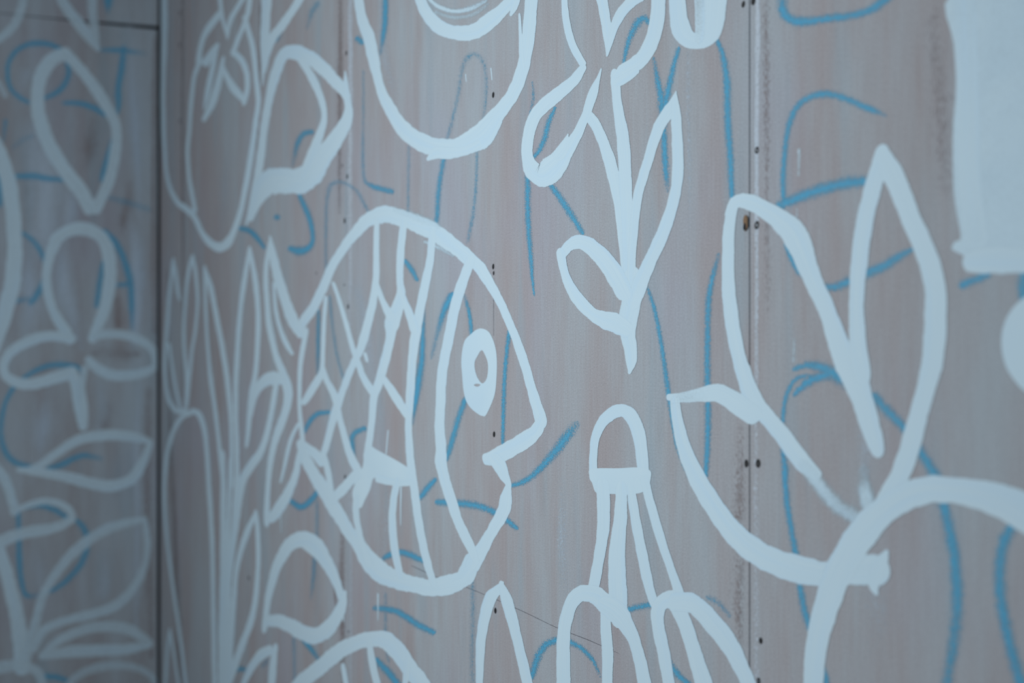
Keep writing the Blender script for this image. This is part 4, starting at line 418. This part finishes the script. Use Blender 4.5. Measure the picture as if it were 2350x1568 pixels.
  ('m', 'chalk_line', 'blue dab between the seaweed and the small bottom leaf', 'chalk line', 'blue chalk lines', [["chalk_stroke","blue",[[[6871,7772,7121,7645,70],[7892,8093,7854,7896,80],[8812,8122,8607,7959,29]]]],["chalk_stroke","blue",[[[9254,8376,9637,8367,36],[9515,8551,9935,8539,43]]]]]),
  ('m', 'chalk_line', 'blue J-shaped hook between the upper D-shaped leaf and the fish tail', 'chalk line', 'blue chalk lines', [["chalk_stroke","blue",[[[12078,18676,11656,18655,85],[12540,18339,11998,18310,85],[12860,18021,12306,18011,85],[12954,17731,12473,17754,85],[12899,17517,12424,17625,85],[12496,17348,12097,17608,85],[11832,17316,11905,17617,85],[11165,17474,11354,17657,85]]]]]),
  ('m', 'chalk_line', 'small blue dab above the fish tail tip', 'chalk line', 'blue chalk lines', [["chalk_stroke","blue",[[[10439,18392,10226,18228,70],[10674,18344,10464,18182,70]]]]]),
  ('m', 'chalk_line', 'short blue curve between the narrow pod and the fish tail tip', 'chalk line', 'blue chalk lines', [["chalk_stroke","blue",[[[7775,18324,7627,18167,85],[8660,18212,8297,18046,85],[9322,17954,8871,17864,85],[9713,17714,9366,17660,85]]]]]),
  ('m', 'chalk_line', 'faint blue arch between the upper D-shaped leaf and the fish back', 'chalk line', 'blue chalk lines', [["chalk_stroke","blue",[[[13326,16968,13659,16955,36],[13301,17660,13635,17637,40],[13331,18309,13704,18265,40],[13509,18683,13913,18572,40],[14106,18750,14177,18588,36],[14659,18647,14503,18534,32],[15208,18463,14940,18392,36],[15561,18222,15241,18184,40],[15844,17969,15555,17938,36]]]]]),
  ('m', 'chalk_line', 'faint blue lines behind the fish scales left of its first stripe', 'chalk line', 'blue chalk lines', [["chalk_stroke","blue",[[[13238,16109,12852,16117,70],[13234,15461,12805,15461,70],[13167,15028,12823,15024,43]]]],["chalk_stroke","blue",[[[13875,16401,13548,16398,43],[14041,15809,13719,15797,43],[14227,15378,13913,15351,43],[14571,14920,14268,14884,36]]]]]),
  ('m', 'chalk_line', 'blue L-shaped line between the D-shaped leaf and the U-shaped curve', 'chalk line', 'blue chalk lines', [["chalk_stroke","blue",[[[15554,20507,15335,20545,36],[15572,19785,15316,19823,36],[15569,19068,15276,19101,40],[15647,18593,15327,18599,43],[15890,18498,15679,18394,70],[16301,18415,16177,18261,75],[16881,18298,16791,18155,70]]]]]),
  ('m', 'chalk_line', 'faint blue vertical line above the top of the fish back', 'chalk line', 'blue chalk lines', [["chalk_stroke","blue",[[[17645,18853,17393,18885,32],[17627,18299,17375,18325,36],[17611,17767,17390,17785,36]]]]]),
  ('m', 'chalk_line', 'blue vertical pair of lines under the bottom of the U-shaped curve', 'chalk line', 'blue chalk lines', [["chalk_stroke","blue",[[[19090,18526,18755,18587,70],[18940,18088,18570,18141,70],[18812,17502,18495,17535,70]]]],["chalk_stroke","blue",[[[20245,18501,20040,18529,43],[20200,17969,19994,17995,43],[20106,17503,19875,17536,43],[19924,17176,19719,17209,36]]]]]),
  ('m', 'chalk_line', 'faint blue arch inside the U-shaped curve', 'chalk line', 'blue chalk lines', [["chalk_stroke","blue",[[[18883,18823,19097,18767,29],[19082,19077,19323,19017,36],[19343,19560,19609,19495,32],[19493,19957,19775,19871,36],[19781,20132,19985,19975,40],[20281,20028,20094,19968,36],[20535,19733,20315,19751,36],[20554,19355,20355,19390,36],[20466,18936,20266,18972,29]]]]]),
  ('m', 'chalk_line', 'blue vertical dash inside the left arm of the U-shaped curve', 'chalk line', 'blue chalk lines', [["chalk_stroke","blue",[[[16720,21687,16279,21787,80],[16700,21266,16259,21366,80],[16603,20995,16196,21096,80],[16452,20793,16146,20870,36]]]]]),
  ('m', 'chalk_line', 'blue dab beside the left arm of the U-shaped curve', 'chalk line', 'blue chalk lines', [["chalk_stroke","blue",[[[15307,21284,14972,21201,80],[15542,21148,15260,21075,80]]]]]),
  ('m', 'chalk_line', 'faint blue stroke between the forked stem and the U-shaped curve', 'chalk line', 'blue chalk lines', [["chalk_stroke","blue",[[[13221,22232,12716,22453,43],[12914,22135,12356,22341,43],[12619,22000,12237,22119,29]]]],["chalk_stroke","blue",[[[10902,22145,10528,22296,43],[10603,22040,10179,22208,70]]]]]),
  ('m', 'chalk_line', 'blue curve inside the upper D-shaped leaf', 'chalk line', 'blue chalk lines', [["chalk_stroke","blue",[[[12776,19729,12654,19919,75],[12357,19743,11970,19963,75],[12066,19633,11503,19776,70],[11767,19345,11309,19434,36]]]]]),
  ('l', 'chalk_line', 'blue circle behind the upper petal on the left wall', 'chalk line', 'blue chalk lines', [["chalk_stroke","blue",[[[-2777,23530,-2711,23727,85],[-3057,23576,-3003,23837,85],[-3318,23561,-3333,23840,85],[-3562,23497,-3653,23730,85],[-3787,23344,-3944,23502,85],[-3928,23111,-4137,23186,85],[-3964,22892,-4190,22881,85],[-3953,22628,-4156,22563,85],[-3880,22439,-4051,22299,85],[-3713,22290,-3839,22104,85],[-3519,22166,-3606,22003,85]]]],["chalk_stroke","blue",[[[-2495,23375,-2647,23319,85],[-2341,23015,-2616,22979,85],[-2424,22677,-2671,22780,85],[-2614,22394,-2804,22581,85],[-2861,22225,-2970,22430,85],[-3112,22132,-3176,22295,85]]]]]),
  ('l', 'chalk_line', 'blue T-shaped mark near the top of the left wall beside the corner', 'chalk line', 'blue chalk lines', [["chalk_stroke","blue",[[[-1661,23757,-1661,23593,43],[-1339,23820,-1343,23593,85],[-994,23852,-1020,23603,85],[-401,23804,-430,23595,29]]]],["chalk_stroke","blue",[[[-873,23775,-1116,23780,85],[-903,23241,-1206,23255,85],[-977,22693,-1300,22695,85],[-986,22339,-1291,22320,85],[-1059,22016,-1242,22009,85]]]]]),
  ('l', 'chalk_line', 'short blue arc above the crossing of the upper petal on the left wall', 'chalk line', 'blue chalk lines', [["chalk_stroke","blue",[[[-2591,22231,-2597,22048,85],[-2219,22289,-2251,22024,85],[-1897,22247,-1989,21969,85],[-1631,22127,-1762,21886,85],[-1466,21966,-1573,21809,85]]]]]),
  ('l', 'chalk_line', 'blue mark at the top edge of the left wall above the horizontal joint', 'chalk line', 'blue chalk lines', [["chalk_stroke","blue",[[[-1202,25262,-1646,25210,85],[-1243,24986,-1606,24953,85],[-1356,24755,-1517,24746,36]]]]]),
  ('l', 'chalk_line', 'blue slanted dash inside the lower right of the upper petal', 'chalk line', 'blue chalk lines', [["chalk_stroke","blue",[[[-1189,21137,-1422,21192,85],[-1267,20759,-1557,20829,85],[-1383,20393,-1655,20455,85],[-1505,20073,-1699,20114,85]]]]]),
  ('l', 'chalk_line', 'faint blue arc left of the upper petal on the left wall', 'chalk line', 'blue chalk lines', [["chalk_stroke","blue",[[[-3402,21089,-3452,21237,36],[-3638,20967,-3734,21134,36],[-3855,20771,-3965,20901,29]]]],["chalk_stroke","blue",[[[-4037,21520,-4206,21529,70],[-4083,21024,-4270,21034,43]]]]]),
  ('l', 'chalk_line', 'horizontal blue bar crossing toward the upper petal on the left wall', 'chalk line', 'blue chalk lines', [["chalk_stroke","blue",[[[-3868,20181,-3862,19922,85],[-3395,20240,-3415,19938,85],[-3047,20178,-3081,19896,85],[-2494,20122,-2510,19919,85]]]]]),
  ('l', 'chalk_line', 'faint blue bar between the upper petal and the corner', 'chalk line', 'blue chalk lines', [["chalk_stroke","blue",[[[-1371,19717,-1430,19475,43],[-835,19629,-915,19346,43],[-280,19450,-357,19209,36]]]]]),
  ('l', 'chalk_line', 'blue bracket-shaped line right of the belly loop on the left wall', 'chalk line', 'blue chalk lines', [["chalk_stroke","blue",[[[-1410,18738,-1581,18558,85],[-1152,18541,-1411,18334,85],[-910,18161,-1223,18000,85],[-744,17713,-1077,17604,85],[-652,17259,-977,17210,85],[-635,16632,-922,16617,85],[-664,15993,-869,15988,43]]]],["chalk_stroke","blue",[[[-1266,17267,-1250,17062,70],[-836,17323,-817,17096,85]]]]]),
  ('l', 'chalk_line', 'blue curved dash inside the belly loop on the left wall', 'chalk line', 'blue chalk lines', [["chalk_stroke","blue",[[[-1465,17813,-1644,17835,85],[-1476,17319,-1774,17359,85],[-1613,16596,-1850,16630,85]]]]]),
  ('l', 'chalk_line', 'blue hooked curve left of the belly loop on the left wall', 'chalk line', 'blue chalk lines', [["chalk_stroke","blue",[[[-3610,18593,-3717,18448,85],[-3295,18377,-3469,18212,85],[-3065,18020,-3290,17896,85],[-2984,17701,-3167,17628,85]]]],["chalk_stroke","blue",[[[-3057,17207,-3254,17287,85],[-3145,16850,-3415,17001,85],[-3360,16587,-3562,16738,85]]]],["chalk_stroke","blue",[[[-3912,16797,-3864,16564,70],[-3600,16882,-3548,16628,43]]]]]),
  ('l', 'chalk_line', 'blue mark cut by the left edge of the view beside the thick white curve', 'chalk line', 'blue chalk lines', [["chalk_stroke","blue",[[[-4179,20167,-4440,20121,85],[-4115,19754,-4415,19721,85],[-4171,19274,-4359,19265,85]]]]]),
  ('l', 'chalk_line', 'blue arc inside the left wing leaf on the left wall', 'chalk line', 'blue chalk lines', [["chalk_stroke","blue",[[[-3724,14681,-3649,14541,85],[-3378,14939,-3273,14700,85],[-2998,15086,-2948,14808,85],[-2586,15087,-2602,14824,85],[-2193,14990,-2301,14796,85],[-2040,14706,-2174,14621,36]]]]]),
  ('l', 'chalk_line', 'large blue curve below the left wing leaf on the left wall', 'chalk line', 'blue chalk lines', [["chalk_stroke","blue",[[[-3811,14319,-4009,14439,85],[-4005,13962,-4216,14053,85],[-4109,13521,-4333,13562,85],[-4131,13081,-4356,13069,85],[-4034,12749,-4276,12646,85],[-3883,12530,-4071,12313,85],[-3657,12389,-3738,12126,85],[-3333,12282,-3363,12085,85]]]]]),
  ('l', 'chalk_line', 'blue wavy dash inside the long pointed leaf low on the left wall', 'chalk line', 'blue chalk lines', [["chalk_stroke","blue",[[[-3031,12256,-2983,12058,85],[-2703,12382,-2600,12093,85],[-2413,12515,-2312,12246,85],[-2060,12586,-2060,12320,85],[-1597,12441,-1630,12261,43]]]]]),
  ('l', 'chalk_line', 'blue heart-shaped loop behind the drooping flower low on the left wall', 'chalk line', 'blue chalk lines', [["chalk_stroke","blue",[[[-3684,10965,-3912,10972,85],[-3663,10527,-3911,10537,70],[-3633,9880,-3918,9890,85],[-3621,9417,-3886,9409,85],[-3576,8983,-3796,8938,85],[-3527,8810,-3621,8621,85],[-3301,8803,-3259,8624,36],[-2893,8936,-2801,8750,85],[-2600,9182,-2426,8974,85],[-2323,9508,-2077,9317,85],[-2189,9818,-1884,9703,85],[-2139,10117,-1841,10119,85],[-2216,10399,-1951,10522,85],[-2333,10572,-2160,10729,85]]]],["chalk_stroke","blue",[[[-3610,11188,-3583,11008,85],[-3225,11267,-3244,11007,85],[-2789,11121,-2905,10872,85],[-2419,10814,-2538,10635,85]]]]]),
  ('l', 'chalk_line', 'blue dab at the bottom edge of the left wall', 'chalk line', 'blue chalk lines', [["chalk_stroke","blue",[[[-3060,6618,-3091,6361,85],[-2770,6568,-2832,6278,85],[-2515,6413,-2581,6208,85]]]]]),
]
rnd = random.Random(11)
for i, (w, pn, mat, st) in enumerate(SMEARS):
    film(w, mat, st, rnd, .00005 + .000003*i).build(pn, MAT[mat], wr if w == 'm' else wl)
# blue chalk went on first, the white paint over it
for blue in (True, False):
    for w, name, label, catg, group, parts in THINGS:
        if (parts[0][1] == 'blue') != blue: continue
        films = [(pn, mat, film(w, mat, st, rnd)) for pn, mat, st in parts]
        av = [v for _, _, f in films for v in f.v]
        zmin = min(v[2] for v in av)
        c = Vector((sum(v[0] for v in av)/len(av), 0, zmin)) if w == 'm' else Vector((0, sum(v[1] for v in av)/len(av), zmin))
        if len(films) == 1:
            root = films[0][2].build(name, MAT[films[0][1]], None, c); root.location = c
        else:
            root = empty(name, c)
            for pn, mat, f in films: f.build(pn, MAT[mat], root, c)
        root['label'] = label; root['category'] = catg
        if group: root['group'] = group
